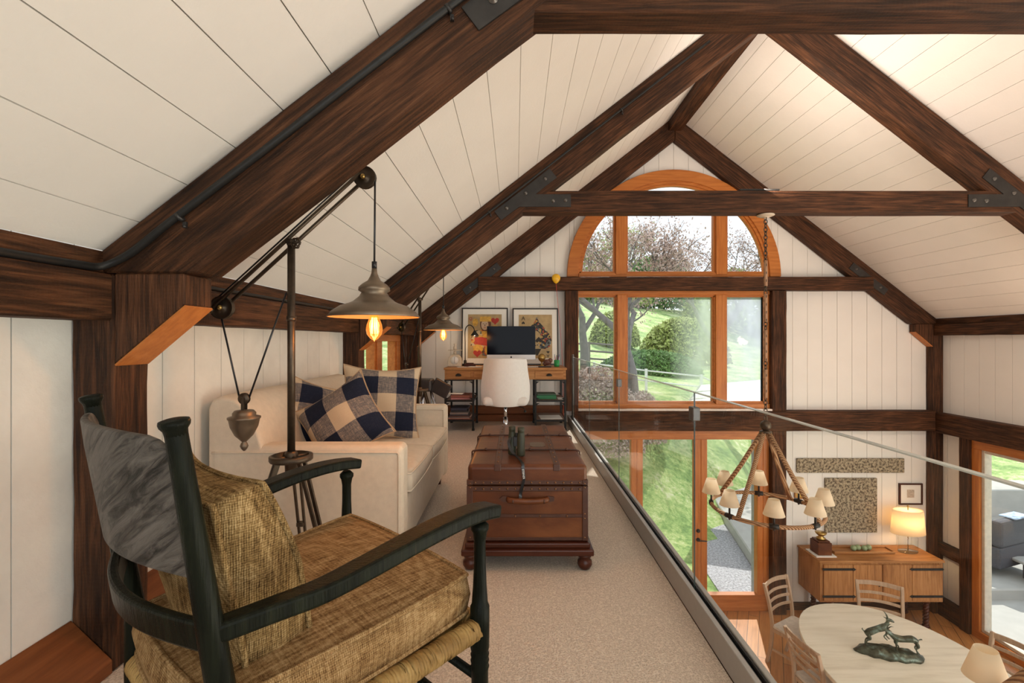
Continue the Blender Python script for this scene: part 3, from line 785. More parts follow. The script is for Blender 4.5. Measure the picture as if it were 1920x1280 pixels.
# trim bands on the front/back and sides, straps on the lid
m = MB(); e = .0045
for z0, z1 in ((.404,.425), (.372,.396), (.245,.262), (.134,.15)):
    m.box(tx0-e, tx1+e, ty0-e, ty1+e, z0, z1, TM)
m.build('trim_band', LEATHD, TR, .002, 1); e2 = e+.0025
for x in (tx0-e2, tx1-.028+e2):
    for y in (ty0-e2, ty1-.028+e2):
        for z0, z1 in ((.134,.398),(.4025,.427)): m = MB(); m.box(x, x+.028, y, y+.028, z0, z1, TM); m.build('corner_guard', LEATHD, TR, .002, 1)
strap = LEATHER
m = MB()
for x in (-.085, .20): m.box(x-.016, x+.016, ty0-.006, ty1+.006, .47, .5035, TM)
m.build('lid_strap', LEATHD, TR, .002, 1)
for y in (2.62, 3.02):
    m = MB()
    pts = [(tx0-.006, y, .41), (tx0-.008, y, .475), (tx0+.012, y, .502), (-.05, y, .505), (.06, y, .505), (.2, y, .505), (tx1-.012, y, .502), (tx1+.008, y, .475), (tx1+.006, y, .41)]
    m.tube([TM @ p for p in bez(pts, 4)], .0045, 6)
    for x in (-.16, .28, .08): m.ball(TM @ Vector((x, y, .506)), .009, 6)
    m.build('lid_batten', LEATHD, TR)
STUD = plain('antique studs', (.2,.1,.05), .3, .8); sm_ = MB(); sm_.ball((0,0,0), .0052, 6); sp_ = []
for i in range(14):
    x = tx0+.035+i*(tx1-tx0-.07)/13
    for z in (.4145, .384): sp_.append((x, ty0-e, z))
for x in (-.15, 0, .12, .25): sp_.append((x, ty0-e, .2535))
for y in [ty0+.04+i*.095 for i in range(11)]:
    for x in (-.085, .20): sp_.append((x, y, .5035))
for y in [ty0+.05+i*.11 for i in range(10)]: sp_.append((tx1+e, y, .4145)); sp_.append((tx1+e, y, .384))
for x in (tx0+.01, tx1-.01):
    for z in (.39, .41, .265, .242, .15): sp_.append((x, ty0-e, z))
sd0 = sm_.build('stud', STUD, TR, M=TM @ Matrix.Translation(sp_[0]))
for q in sp_[1:]:
    c_ = sd0.copy(); C.objects.link(c_); c_.matrix_local = TM @ Matrix.Translation(q)
m = MB(); m.tube([TM @ Vector(p) for p in bez([(-.035, ty0-.006, .335), (-.02, ty0-.022, .333), (.06, ty0-.028, .330), (.14, ty0-.022, .333), (.155, ty0-.006, .335)], 5)], .011, 8, sq=1.3)
hd = m.build('handle', LEATHER, TR)
for x in (-.048, .168):
    m = MB(); m.prism([(x-.03,.335),(x-.01,.35),(x+.02,.345),(x+.02,.325),(x-.01,.32)], ty0-.006, ty0-.001, M=TM); x2 = -.015 if x < 0 else .135
    m.tube([TM @ Vector((x2, ty0-.022, .332)), TM @ Vector((x2+.008, ty0-.022, .332))], .014, 8); m.build('handle_mount', LEATHD, hd)
m = MB(); m.prism([(.085,2.80),(.10,2.82),(.155,2.82),(.17,2.80),(.17,2.72),(.155,2.70),(.10,2.70),(.085,2.72)], .4995, .503, 'xy', TM); m.build('name_plate', plain('aged plate', (.16,.12,.09), .4, .5), TR)
# binoculars
BN = empty('binoculars', (.008, 2.50, .5045), label='dark green binoculars standing upright on the leather trunk', cat='binoculars')
for x, y in ((-.024, .018), (.022, -.012)):
    m = MB(); m.lathe([(.020,0),(.0215,.004),(.0215,.035),(.0195,.045),(.020,.095),(.017,.115),(.0165,.122),(.0175,.123),(.0175,.145),(.013,.146)], (x, y, 0), 16); m.build('barrel', plain('olive rubber', (.03,.032,.016), .55), BN)
m = MB(); m.cbox((-.001,.003,.07), (.035,.02,.05)); m.lathe([(.008,0),(.008,.03)], (-.001,.003,.085), 10); m.build('bridge', BLACK, BN, .003, 1)
sp = [(-.03, .0, .09), (-.042, -.025, .07), (-.03, -.04, .035), (-.008, -.06, .012), (.012, -.11, .006), (.022, -.155, .004), (.028, -.186, .0), (.030, -.194, -.03), (.034, -.196, -.07), (.024, -.197, -.11), (.017, -.197, -.15), (.019, -.214, -.175)]
sp = bez(sp, 5); m = MB(); m.sweep(sp, [Vector((1, .25*math.sin(i*.25), .25*math.cos(i*.2))) for i in range(len(sp))], .014, .003); m.build('neck_strap', BLACK, BN)
def text(body, size, M, mat, parent=None, name='lettering', extr=.0004):
    c = bpy.data.curves.new(name, 'FONT'); c.body = body; c.size = size; c.extrude = extr; c.align_x = 'CENTER'; c.align_y = 'CENTER'
    c.materials.append(mat); t_ = bpy.data.objects.new(name, c); C.objects.link(t_)
    me = bpy.data.meshes.new_from_object(t_); bpy.data.objects.remove(t_); bpy.data.curves.remove(c)
    o = bpy.data.objects.new(name, me); C.objects.link(o)
    if parent: o.parent = parent
    o.matrix_local = M; return o
text('STEINER', .013, Matrix.Translation((.031, -.1985, -.045)) @ Matrix.Rotation(PI/2, 4, 'X') @ Matrix.Rotation(-PI/2+.1, 4, 'Z'), PAPER, BN)

# ------------------------------------------------------------------ pulley floor lamps
def pulley_lamp(loc, rz, arm_rz, label):
    R = empty('floor_lamp', loc, rz, label, 'floor lamp', 'pulley floor lamps beside the sofa')
    A = arm_rz
    def r(p): p = Vector(p); return Vector((p.x*math.cos(A)-p.y*math.sin(A), p.x*math.sin(A)+p.y*math.cos(A), p.z))
    m = MB(); m.tube([(0,0,.60), (0,0,1.50)], .0155, 14); m.lathe([(.019,1.18),(.019,1.20)], (0,0,0), 12); m.build('pole', METAL, R)
    m = MB(); m.lathe([(.082,.600),(.085,.606),(.085,.622),(.072,.626),(.07,.602)], (0,0,0), 24)
    for k in range(4): a = PI/4+k*PI/2; m.tube([(0,0,.614),(.077*math.cos(a),.077*math.sin(a),.614)], .008, 8)
    m.lathe([(.024,.55),(.026,.60),(.026,.63),(.02,.64)], (0,0,0), 14); m.build('collar', METAL, R)
    for k in range(3):
        a = math.radians(100+120*k); d = Vector((math.cos(a), math.sin(a), 0)); s = Vector((-d.y, d.x, 0))
        m = MB()
        for q in (-.012, .012): m.sweep([d*.055+s*q*1.2+Vector((0,0,.60)), d*.20+s*q+Vector((0,0,.15)), d*.25+s*q+Vector((0,0,.001))], s, .009, .02)
        m.cbox(d*.15+Vector((0,0,.28)), (.03,.03,.018)); m.build('leg', METAL, R, .002, 1)
    # arm: two parallel bars plus cable
    lo, hi = Vector((-.315,0,1.225)), Vector((.298,0,1.785)); piv = Vector((0,0,1.507))
    t = (hi-lo).normalized(); nn = Vector((-t.z,0,t.x)); 
    for q in (-.016, .016):
        m = MB(); m.tube([r(lo+Vector((0,q,0))-nn*q*.6), r(hi+Vector((0,q,0))-nn*q*.6)], .008, 10)
        m.ball(r(lo+Vector((0,q,0))-t*.008-nn*q*.6), .0155, 10); m.build('arm_bar', METAL, R)
    m = MB(); m.tube([r(p) for p in (piv+Vector((0,-.03,0)), piv+Vector((0,.03,0)))], .012, 10); m.tube([r(piv+Vector((.0,-.02,0))), r(piv+Vector((.035,-.045,-.01)))], .006, 8); m.ball((0,0,1.505), .02, 8); m.build('pivot', METAL, R)
    m = MB(); kc = Vector((.042,-.05,-.012))+piv; ring = []
    for k in range(24): a = 2*PI*k/24; rr = .020+.0025*math.cos(6*a); ring.append(r(kc+Vector((rr*math.cos(a), -.4*rr*math.cos(a), rr*math.sin(a)))))
    m.tube(ring, .0042, 6, closed=True)
    for k in range(3): a = PI*k/3; m.tube([r(kc+Vector((.02*math.cos(a),-.008*math.cos(a),.02*math.sin(a)))), r(kc-Vector((.02*math.cos(a),-.008*math.cos(a),.02*math.sin(a))))], .003, 6)
    m.build('hand_wheel', METAL, R)
    def pulley(c, rad):
        m = MB(); M = (Matrix.Rotation(A, 3, 'Z') @ Matrix.Rotation(PI/2, 3, 'X')).to_4x4()
        m.lathe([(.001,-.012),(rad*.25,-.013),(rad*.3,-.006),(rad*.9,-.006),(rad,-.011),(rad,-.008),(rad*.86,-.001),(rad*.86,.001),(rad,.008),(rad,.011),(rad*.9,.006),(rad*.3,.006),(rad*.25,.013),(.001,.012)], r(c), 24, M=M)
        return m.build('pulley', METAL, R)
    p1 = Vector((-.288,0,1.236)); p2 = Vector((.303,0,1.778))
    k1 = pulley(p1, .048); k2 = pulley(p2+Vector((.004,0,0)), .046)
    for c in (p1, p2):
        m = MB(); m.ball(r(c+Vector((0,-.016,0))), .011, 8); m.build('cap_nut', BRASS, k1 if c is p1 else k2)
    # cables
    sc = Vector((.346,0,1.40)); wt = Vector((-.185,-.02,.86))
    m = MB(); m.tube([r(p) for p in [(.346,0,1.40), (.348,0,1.6), (.349,0,1.775)]], .0042, 6)
    arc = [r(p2+Vector((.004+.043*math.cos(a),0,.043*math.sin(a)))) for a in [i*.25 for i in range(0, 10)]]
    m.tube(arc, .0042, 6)
    m.tube([arc[-1], r(p1+nn*.043)], .0035, 6)
    m.tube([r(p1+Vector((0,-.004,-.044))), r(wt+Vector((-.02,0,.005)))], .0038, 6); m.tube([r(wt+Vector((.021,0,.005))), r((-.018,-.004,1.30))], .0038, 6)
    m.build('cable', BLACK, R)
    # counterweight
    W = r(wt)
    m = MB(); Mx = (Matrix.Rotation(A, 3, 'Z') @ Matrix.Rotation(PI/2, 3, 'X')).to_4x4()
    m.lathe([(.001,-.008),(.022,-.008),(.024,-.005),(.019,0),(.024,.005),(.022,.008),(.001,.008)], W, 18, M=Mx); m.cbox(W+Vector((0,-.012,-.025)), (.012,.004,.06)); m.cbox(W+Vector((0,.012,-.025)), (.012,.004,.06))
    cw = m.build('weight_pulley', METAL, R)
    m = MB(); m.lathe([(.004,-.215),(.012,-.205),(.016,-.195),(.012,-.183),(.008,-.178),(.016,-.170),(.035,-.15),(.052,-.115),(.058,-.085),(.062,-.082),(.062,-.075),(.044,-.07),(.044,-.058),(.036,-.048),(.012,-.045),(.001,-.044)][::1], W, 24); m.build('counterweight', SHADE, R)
    # shade
    s0 = r(sc)
    pf = [(.009,.0),(.011,-.02),(.016,-.034),(.026,-.052),(.050,-.068),(.062,-.080),(.063,-.092),(.050,-.101),(.060,-.118),(.085,-.140),(.10,-.147),(.135,-.158),(.170,-.182),(.186,-.203)]
    m = MB(); m.lathe(pf, s0, 40, cap=False); sh = m.build('lamp_shade', SHADE, R, solid=.0025)
    m = MB(); m.lathe([(.183,-.2035),(.167,-.184),(.13,-.161),(.08,-.146),(.04,-.14)], s0, 40, cap=False); m.build('shade_lining', SHADEIN, sh)
    m = MB(); m.lathe([(.011,.028),(.011,0)], s0, 10); m.build('cord_grip', BLACK, sh); m = MB(); m.lathe([(.02,-.145),(.02,-.185)], s0, 14); m.build('socket', BLACK, sh)
    m = MB(); m.lathe([(.015,-.185),(.018,-.20),(.031,-.235),(.034,-.255),(.030,-.275),(.016,-.293),(.004,-.300),(.001,-.305)], s0, 20, cap=False); b = m.build('light_bulb', BULBG, R)
    m = MB()
    for k in range(7):
        a = 2*PI*k/7; q = Vector((.014*math.cos(a), .014*math.sin(a), 0)); m.tube([s0+q*.7+Vector((0,0,-.205)), s0+q+Vector((0,0,-.272))], .0016, 5)
    m.build('filament', FIL, b)
    wp = Matrix.Translation(loc) @ Matrix.Rotation(rz, 4, 'Z') @ (s0+Vector((0,0,-.24)))
    lamp('bulb_light', 'POINT', wp, 5, (1,.58,.25), shadow_soft_size=.03)
    return R
pulley_lamp((-.933, 2.0, 0), 0, 0, 'bronze pulley floor lamp in front of the sofa arm, nearer the camera')
pulley_lamp((-.94, 4.73, 0), 0, math.radians(-40), 'smaller looking bronze pulley floor lamp beyond the sofa')

# ------------------------------------------------------------------ rocking armchair
RC = empty('rocking_chair', (0,0,0), label='black wooden rocking chair with rush seat and burlap cushions in the foreground', cat='chair')
rn0, rn1 = Vector((-.4635,.7306,.66)), Vector((-.494,.694,.987))
rf0, rf1 = Vector((-.845,1.030,.66)), Vector((-.882,.997,.987))
fn, ff = Vector((-.086,1.167,0)), Vector((-.567,1.615,0))
fwd = ((fn+ff)/2-(rn0+rf0)/2); fwd.z = 0; fwd.normalize(); lat = Vector((-fwd.y, fwd.x, 0))   # lat points to the far side
def stile(a, b):
    d = (b-a)/.327  # per metre z
    def p(z): return a+d*(z-.66)*1.0
    pts = [p(.98-.001), p(.97), p(.9), p(.8), p(.7), p(.66), p(.6), p(.55), p(.50)]
    rs = [.0145,.0148,.0155,.0170,.0185,.0195,.0200,.0205,.0205]
    q = a-d*.16; low = [Vector((q.x, q.y, .44)), Vector((q.x, q.y, .25)), Vector((q.x-.01*fwd.x, q.y-.01*fwd.y, .06))]
    pts += low; rs += [.021,.02,.016]
    m = MB(); m.tube(pts, rs, 18)
    # cap
    t = (b-a).normalized(); M = frame((0,0,0), t.cross(Vector((0,1,0))), t)
    m.lathe([(.0145,-.02),(.0155,-.010),(.0195,-.004),(.0205,.001),(.0195,.005),(.012,.007),(.001,.008)], p(.980), 20, M=M)
    for z in (.49,.48,.47,.46): m.lathe([(.019,-.004),(.0225,0),(.019,.004)], p(z), 18)
    return m.build('back_post', CHAIRW, RC), q
s1, qn = stile(rn0, rn1); s2, qf = stile(rf0, rf1)
# crest rail
def stp(a, b, z): return a+(b-a)*((z-.66)/.327)
m = MB(); n = 22; rows = []
for i in range(n+1):
    s = i/n; e = min(s, 1-s); bow = .050*math.sin(PI*s)
    zt = .955-.034*max(0, 1-e/.14)**2+.006*math.sin(PI*s); zb = .742
    row = []
    for z, off in ((zb,-.008),(zb,.008),(zt-.05,.009),(zt,.007),(zt+.001,-.006),(zt-.05,-.009)):
        c = stp(rn0, rn1, z)*(1-s)+stp(rf0, rf1, z)*s; row.append(c-fwd*(bow+off))
    rows.append(row)
m.grid(rows, closed=True, smooth=False); o = m.build('crest_rail', CRESTW, RC, .004, 2); fix(o); o['label'] = 'broad worn grey-brown curved crest rail'
m = MB(); rows = []
for i in range(n+1):
    s = i/n; bow = .055*math.sin(PI*s)
    row = []
    for z, off in ((.622,-.009),(.622,.009),(.672,.009),(.672,-.009)):
        c = stp(rn0, rn1, z)*(1-s)+stp(rf0, rf1, z)*s; row.append(c-fwd*(bow+off))
    rows.append(row)
m.grid(rows, closed=True, smooth=False); o = m.build('back_slat', CHAIRW, RC, .005, 2); fix(o)
# arms
def arm(a, b, far=False):
    prof = [(0,.655),(.14,.657),(.27,.659),(.43,.673),(.61,.687),(.77,.692),(.9,.688),(1,.678)]
    pts = [a+(b-a)*s+lat*(.022*math.sin(PI*s))*(-1 if not far else 1) for s, z in prof]
    for p, (s, z) in zip(pts, prof): p.z = z
    pts = bez(pts, 4); k = len(pts)
    wd = [.034+.026*min(1, i/k*1.6) for i in range(k)]
    m = MB(); m.sweep(pts, lat, wd, [.032]*k); o = m.build('armrest', CHAIRW, RC, .007, 3); fix(o)
dn = (Vector((fn.x, fn.y, .66))-rn0).normalized(); df = (Vector((ff.x, ff.y, .66))-rf0).normalized()
arm(rn0-Vector((0,0,0)), Vector((fn.x, fn.y, .67))+dn*.045); arm(rf0, Vector((ff.x, ff.y, .67))+df*.045, True)
# front posts
for p in (fn, ff):
    m = MB(); m.lathe([(.017,.03),(.020,.10),(.021,.20),(.0205,.30),(.023,.31),(.0205,.315),(.023,.325),(.0205,.33),(.023,.34),(.0205,.345),(.023,.355),(.0235,.40),(.0235,.455),(.020,.462),(.017,.50),(.0145,.56),(.0145,.615),(.018,.635),(.022,.642),(.022,.652),(.012,.662)], p, 18); m.build('front_post', CHAIRW, RC)
# rockers
for a, b in ((qn, fn), (qf, ff)):
    A = Vector((a.x, a.y, 0)); B = Vector((b.x, b.y, 0)); d = (B-A); L = d.length; d.normalize(); pts = []
    for i in range(17):
        s = -.22+(L+.34)*i/16; c = s-(L/2); pts.append(A+d*s+Vector((0,0,.018+c*c*.16)))
    m = MB(); m.sweep(pts, lat, .024, .034); m.build('rocker', CHAIRW, RC, .004, 1)
# seat rails wrapped in rush
def P4(s, t, z): # s: 0 rear..1 front, t: 0 near..1 far
    a = Vector((qn.x, qn.y, z))*(1-s)+Vector((fn.x, fn.y, z))*s; b = Vector((qf.x, qf.y, z))*(1-s)+Vector((ff.x, ff.y, z))*s
    return a*(1-t)+b*t
m = MB()
for (s0, t0, s1_, t1_) in ((.04,0,.97,0),(.04,1,.97,1),(0,.04,0,.96),(1,.04,1,.96)):
    p, q = P4(s0,t0,.405), P4(s1_,t1_,.405); N_ = int((q-p).length/.0020)
    cnt = 0; pts = []; rs = []
    for i in range(N_+1):
        pts.append(p.lerp(q, i/N_)+Vector((0,0,random.uniform(-.0008,.0008)))); rs.append(.0225+.0036*abs(math.sin(i*PI/4.0)))
    m.tube(pts, rs, 12)
rows = [[P4(s, t, .412+.006*math.cos(30*s)) for s in [i/12 for i in range(13)]] for t in [i/12 for i in range(13)]]
m.grid(rows); m.build('rush_seat', RUSH, RC)
m = MB(); 
for s, z in ((1,.16),(1,.28)): m.tube([P4(s,0,z), P4(s,1,z)], .011, 10)
for t in (0,1): m.tube([P4(0,t,.2), P4(1,t,.2)], .011, 10)
m.tube([P4(0,0,.22), P4(0,1,.22)], .011, 10); m.build('stretcher', CHAIRW, RC)
# seat cushion: trapezoid warped
def warped(name, corner, mat, hz, crown, parent, n=22, pr=.006, axis=None):
    # corner(s,t) -> centre point, normal ; s,t in -1..1
    m, tp, bt = MB(), [], []
    g = [-1+2*i/n for i in range(n+1)]
    def pt(s, t, k):
        s_, t_ = s*(1-.05*t*t*abs(s)**6), t*(1-.05*s*s*abs(t)**6)
        c, nn = corner(s_, t_); d = (1-abs(s)**3)*(1-abs(t)**3)
        w_ = .005*math.sin(7*s+2*t)*math.sin(5*t-s)
        return c+nn*(k*(hz+(crown+w_)*d))
    def run(k, rev=False):
        return [[pt(s, t, k) for s in (g[::-1] if rev else g)] for t in g]
    m.grid(run(1)); m.grid(run(-1, True))
    per = [(s, -1) for s in g[:-1]]+[(1, t) for t in g[:-1]]+[(s, 1) for s in g[::-1][:-1]]+[(-1, t) for t in g[::-1][:-1]]
    tp = [pt(s, t, 1) for s, t in per]; bt = [pt(s, t, -1) for s, t in per]
    cen = sum(tp, Vector())/len(tp); cenb = sum(bt, Vector())/len(bt); cm = (cen+cenb)/2
    mid = [((a+b)/2)+(((a+b)/2)-cm).normalized()*.010 for a, b in zip(tp, bt)]
    m.grid([bt, mid, tp], closed=True)
    o = m.build(name, mat, parent); 
    import bmesh
    b = bmesh.new(); b.from_mesh(o.data); bmesh.ops.remove_doubles(b, verts=b.verts, dist=.0005); bmesh.ops.recalc_face_normals(b, faces=b.faces); b.to_mesh(o.data); b.free()
    q = MB(); q.tube(tp, pr, 8, closed=True); q.tube(bt, pr, 8, closed=True); q.build('piping', mat, o)
    return o
A0, A1 = Vector((qn.x, qn.y, .478))+lat*.012-fwd*.02, Vector((fn.x, fn.y, .478))+lat*.020+dn*.005
B0, B1 = Vector((qf.x, qf.y, .478))-lat*.012-fwd*.02, Vector((ff.x, ff.y, .478))-lat*.020+df*.005
def seatc(s, t):
    a, b = (s+1)/2, (t+1)/2; return (A0*(1-a)+A1*a)*(1-b)+(B0*(1-a)+B1*a)*b, Vector((0,0,1))
warped('seat_cushion', seatc, BURLAP2, .046, .020, RC)
# back cushion leaning on the back
bl = rn0+fwd*.125+lat*.060; br_ = rf0+fwd*.125-lat*.02
lean = Vector((-fwd.x*.20, -fwd.y*.20, 1)).normalized(); bnrm = (fwd+Vector((0,0,.20))).normalized()
def backc(s, t):
    c = bl*(1-(s+1)/2)+br_*((s+1)/2); z = .668+t*.18; c = Vector((c.x, c.y, .66))+lean*(z-.66)
    sag = -.010*(1-s*s)*(t > 0)*t
    c = c+Vector((0,0,sag))-bnrm*.02*(1-s*s)
    return c-bnrm*.012*max(0, t), bnrm*(1-.33*max(0, t)**1.5)
warped('back_cushion', backc, BURLAP, .062, .020, RC)

# ------------------------------------------------------------------ desk
DKX0, DKX1, DY0, DY1 = -.867, .627, 5.82, 6.46
DS = empty('writing_desk', (-.12, 6.14, 0), label='pine desk with drawers on black iron shelf pedestals at the far wall', cat='desk')
M_ = Matrix.Translation((.12, -6.14, 0))
m = MB(); m.box(DKX0, DKX1, DY0, DY1, .742, .768, M_); m.build('desktop', PINEX, DS, .003, 1)
m = MB(); m.box(DKX0+.01, DKX1-.01, DY0+.012, DY1-.01, .625, .7415, M_); m.build('apron', PINEX, DS, .003, 1)
for x0, x1 in ((DKX0+.03,-.54),(-.50,-.27),(.24,.585)):
    m = MB(); m.box(x0, x1, DY0+.002, DY0+.02, .642, .728, M_); d = m.build('drawer', PINEX, DS, .003, 1)
    if x1-x0 > .28:
        m = MB(); c = (x0+x1)/2; pts = []
        rows = []
        for i in range(9):
            a = PI*i/8; rows.append([M_ @ Vector((c+.036*math.cos(a), DY0+.002-.0, .672+.026*math.sin(a))), M_ @ Vector((c+.030*math.cos(a), DY0-.016, .672+.016*math.sin(a))), M_ @ Vector((c+.026*math.cos(a), DY0-.018, .668))])
        m.grid(rows); m.build('cup_pull', BLACKM, d, solid=.003)
for x0, x1 in ((DKX0+.005,-.50),(.235,DKX1-.005)):
    m = MB()
    for x in (x0+.012, x1-.012):
        for y in (DY0+.03, DY1-.05):
            m.box(x-.012, x+.012, y-.012, y+.012, .02, .625, M_); m.box(x-.016, x+.016, y-.016, y+.016, .0, .03, M_)
            for zz, zs in ((.60,-1),(.40,-1),(.10,1) if False else (.335,-1)):
                sx = 1 if x < (x0+x1)/2 else -1
                m.prism([(x, zz+.0), (x+sx*.05, zz+.0), (x+sx*.02, zz-.018), (x, zz-.05)], y-.006, y+.006, M=M_)
    for z in (.608, .352, .112):
        for y in (DY0+.03, DY1-.05): m.box(x0+.012, x1-.012, y-.008, y+.008, z, z+.022, M_)
        for x in (x0+.012, x1-.012): m.box(x-.008, x+.008, DY0+.03, DY1-.05, z, z+.022, M_)
    m.build('pedestal_frame', BLACKM, DS, .002, 1)
    for z in (.375, .135):
        m = MB(); m.box(x0+.015, x1-.015, DY0+.035, DY1-.055, z-.012, z, M_); m.build('shelf', wood('shelf wood', [(.3,(.16,.1,.07)),(.7,(.3,.2,.15))], 0) if z > .3 or x0 > 0 else MAHOG, DS)
# things on the pedestal shelves
def slab(name, x, y, z, sx, sy, sz, rz, mat, label, cat, group=None):
    m = MB(); m.cbox((0,0,sz/2), (sx,sy,sz)); o = m.build(name, mat, None, min(.003, sz/4), 1); o.location = (x,y,z); o.rotation_euler = (0,0,rz); tag(o, label, cat, group); return o
mc = [((.03,.025,.025),'black'),((.35,.14,.1),'reddish'),((.05,.05,.06),'charcoal'),((.5,.38,.33),'pale pink'),((.1,.05,.04),'dark brown'),((.25,.2,.18),'grey'),((.03,.03,.05),'navy')]
z = .1365; 
for i, (c, nm) in enumerate([mc[1], mc[3], mc[4], mc[2], mc[5], mc[0], mc[6]]):
    h = (.014,.01,.022,.012,.028,.02,.03)[i]
    slab('magazine', -.685+random.uniform(-.012,.012), 6.0+random.uniform(-.01,.01), z, .27-.012*i, .30, h, random.uniform(-.08,.08), plain(nm+' cover', c, .5), f'{nm} magazine on the lower left desk shelf, {["bottom","second from bottom","third from bottom","fourth from bottom","fifth from bottom","second from top","top"][i]} of stack', 'magazine', 'magazines on the lower left desk shelf'); z += h+.0006
z = .3765
for i, (c, nm) in enumerate((((.5,.2,.2),'pink'),((.3,.1,.07),'rust red'))):
    slab('folder', -.67+i*.01, 6.02, z, .27-.03*i, .30, .02+.012*i, .12-.2*i, plain(nm+' card', c, .6), f'{nm} folder on the upper left desk shelf', 'folder', 'folders on the upper left desk shelf'); z += .0206
z = .3765
for i, (c, nm, h) in enumerate((((.02,.16,.06),'bright green',.048),((.03,.07,.04),'dark green',.022))):
    slab('book', .385, 6.0, z, .24-.01*i, .2, h, .03*i, plain(nm+' cloth', c, .5), f'{nm} book on the upper right desk shelf', 'book', 'books on the upper right desk shelf'); z += h+.0006
slab('paper_sheet', .44, 6.02, .1365, .27, .3, .006, .05, PAPER, 'loose white papers on the lower right desk shelf', 'paper')
slab('paper_sheet', .565, 5.98, .3765, .075, .2, .004, -.02, PAPER, 'white paper beside the green books on the desk shelf', 'paper')
# computer
MN = empty('desktop_computer', (-.052, 6.2, .769), label='silver all-in-one computer with black screen on the desk', cat='computer')
m = MB(); m.box(-.313,.313,-.008,.008,.085,.515); m.build('casing', ALU, MN, .006, 2)
m = MB(); m.box(-.312,.312,-.0105,-.0081,.147,.514); m.build('screen', SCREEN, MN)
m = MB(); m.box(-.312,.312,-.0105,-.0081,.086,.146); m.build('chin', plain('silver chin', (.6,.58,.57), .35, .3, .02), MN)
m = MB(); Rx = Matrix.Rotation(PI/2, 3, 'X').to_4x4(); m.lathe([(.012,0),(.012,.001),(.001,.0012)], (0,-.0105,.115), 16, M=Rx, sx=.9); m.prism([(.002,.129),(.004,.134),(.007,.136),(.006,.131)], -.0115, -.0105); m.build('logo_mark', BLACK, MN)
m = MB(); m.sweep([(0,.01,.30),(0,.06,.15),(0,.09,.01)], (1,0,0), .16, .008); m.box(-.1,.1,-.06,.10,0,.007); m.build('stand', ALU, MN)
# framed card prints leaning on the wall behind the desk
def frame_pic(x0, x1, z0, z1, yb, yt, label):
    w_, h = x1-x0, z1-z0; a = math.atan((yt-yb)/h)
    R = empty('framed_print', ((x0+x1)/2, yb, z0), label=label, cat='picture'); R.rotation_euler = (-a, 0, 0)
    m = MB(); t = .016
    m.box(-w_/2, w_/2, -.012, .012, 0, t); m.box(-w_/2, w_/2, -.012, .012, h-t, h); m.box(-w_/2, -w_/2+t, -.012, .012, t, h-t); m.box(w_/2-t, w_/2, -.012, .012, t, h-t); m.build('frame', FRAMEB, R, .002, 1)
    m = MB(); m.box(-w_/2+t, w_/2-t, -.004, .004, t, h-t); m.build('mat_board', MATB, R)
    aw, ah = w_*.365, h*.385; cz = h*.5
    return R, aw, ah, cz
CARD1 = plain('aged card paper', (.42,.3,.15), .7, 0, .25, 9); RED = plain('print red', (.42,.03,.02), .6, 0, .2, 30); INK = plain('print ink', (.02,.016,.012), .6, 0, .2)
GOLDP = plain('print gold', (.62,.36,.06), .6, 0, .3, 30); SKIN = plain('print skin', (.62,.45,.32), .6, 0, .1); BRN = plain('print brown', (.13,.05,.025), .6, 0, .3, 40)
def heart(cx, cz, s): 
    P = []
    for i in range(28): t = 2*PI*i/28; P.append((cx+s*.0625*16*math.sin(t)**3, cz+s*.0625*(13*math.cos(t)-5*math.cos(2*t)-2*math.cos(3*t)-math.cos(4*t))))
    return P
def spade(cx, cz, s):
    P = [(x, 2*cz-z) for x, z in heart(cx, cz, s)]; return P
def flat(P, d, mat, R, name):
    m = MB(); m.prism(P, -.005-d-.0006, -.005-d); o = m.build(name, mat, R); fix(o); return o
def ell(cx, cz, rx, rz, n=24): return [(cx+rx*math.cos(2*PI*i/n), cz+rz*math.sin(2*PI*i/n)) for i in range(n)]
TX = lambda x, z, d: Matrix.Translation((x, -.0065-d, z)) @ Matrix.Rotation(PI/2, 4, 'X')
R, aw, ah, cz = frame_pic(-.73, -.10, .769, 1.55, 6.50, 6.585, 'black framed queen of hearts print behind the desk')
flat([(-aw,cz-ah),(aw,cz-ah),(aw,cz+ah),(-aw,cz+ah)], 0, CARD1, R, 'card_ground')
art = empty('card_art'); 
flat(ell(.01, cz+.165, .075, .10), .001, BRN, R, 'hair'); flat(ell(.0, cz+.155, .05, .072), .002, SKIN, R, 'face')
flat([(-.07,cz+.20),(.09,cz+.20),(.085,cz+.27),(-.065,cz+.27)], .003, GOLDP, R, 'crown')
for sx in (-.02, .022): flat(ell(sx, cz+.17, .010, .004, 10), .0035, INK, R, 'eye')
flat(ell(.002, cz+.118, .014, .004, 10), .0035, RED, R, 'mouth'); flat([(-.002,cz+.165),(.004,cz+.165),(.008,cz+.138),(-.004,cz+.138)], .0035, BRN, R, 'nose')
mq, nt, b, N, L = newmat('patchwork print'); vo = N.new('ShaderNodeTexVoronoi'); vo.inputs['Scale'].default_value = 26; L.new(coords(nt), vo.inputs['Vector'])
sx_ = N.new('ShaderNodeSeparateXYZ'); L.new(vo.outputs['Color'], sx_.inputs[0])
L.new(ramp(nt, sx_.outputs[0], [(0,(.06,.025,.015)),(.3,(.13,.06,.03)),(.45,(.4,.05,.02)),(.62,(.55,.3,.05)),(.78,(.08,.1,.09)),(.9,(.5,.4,.26))], True), b.inputs['Base Color'])
flat([(-.19,cz-.14),(-.18,cz+.0),(-.12,cz+.08),(-.03,cz+.09),(.04,cz+.08),(.16,cz+.04),(.19,cz-.10),(.19,cz-.27),(-.03,cz-.27),(-.06,cz-.15)], .001, mq, R, 'robe')
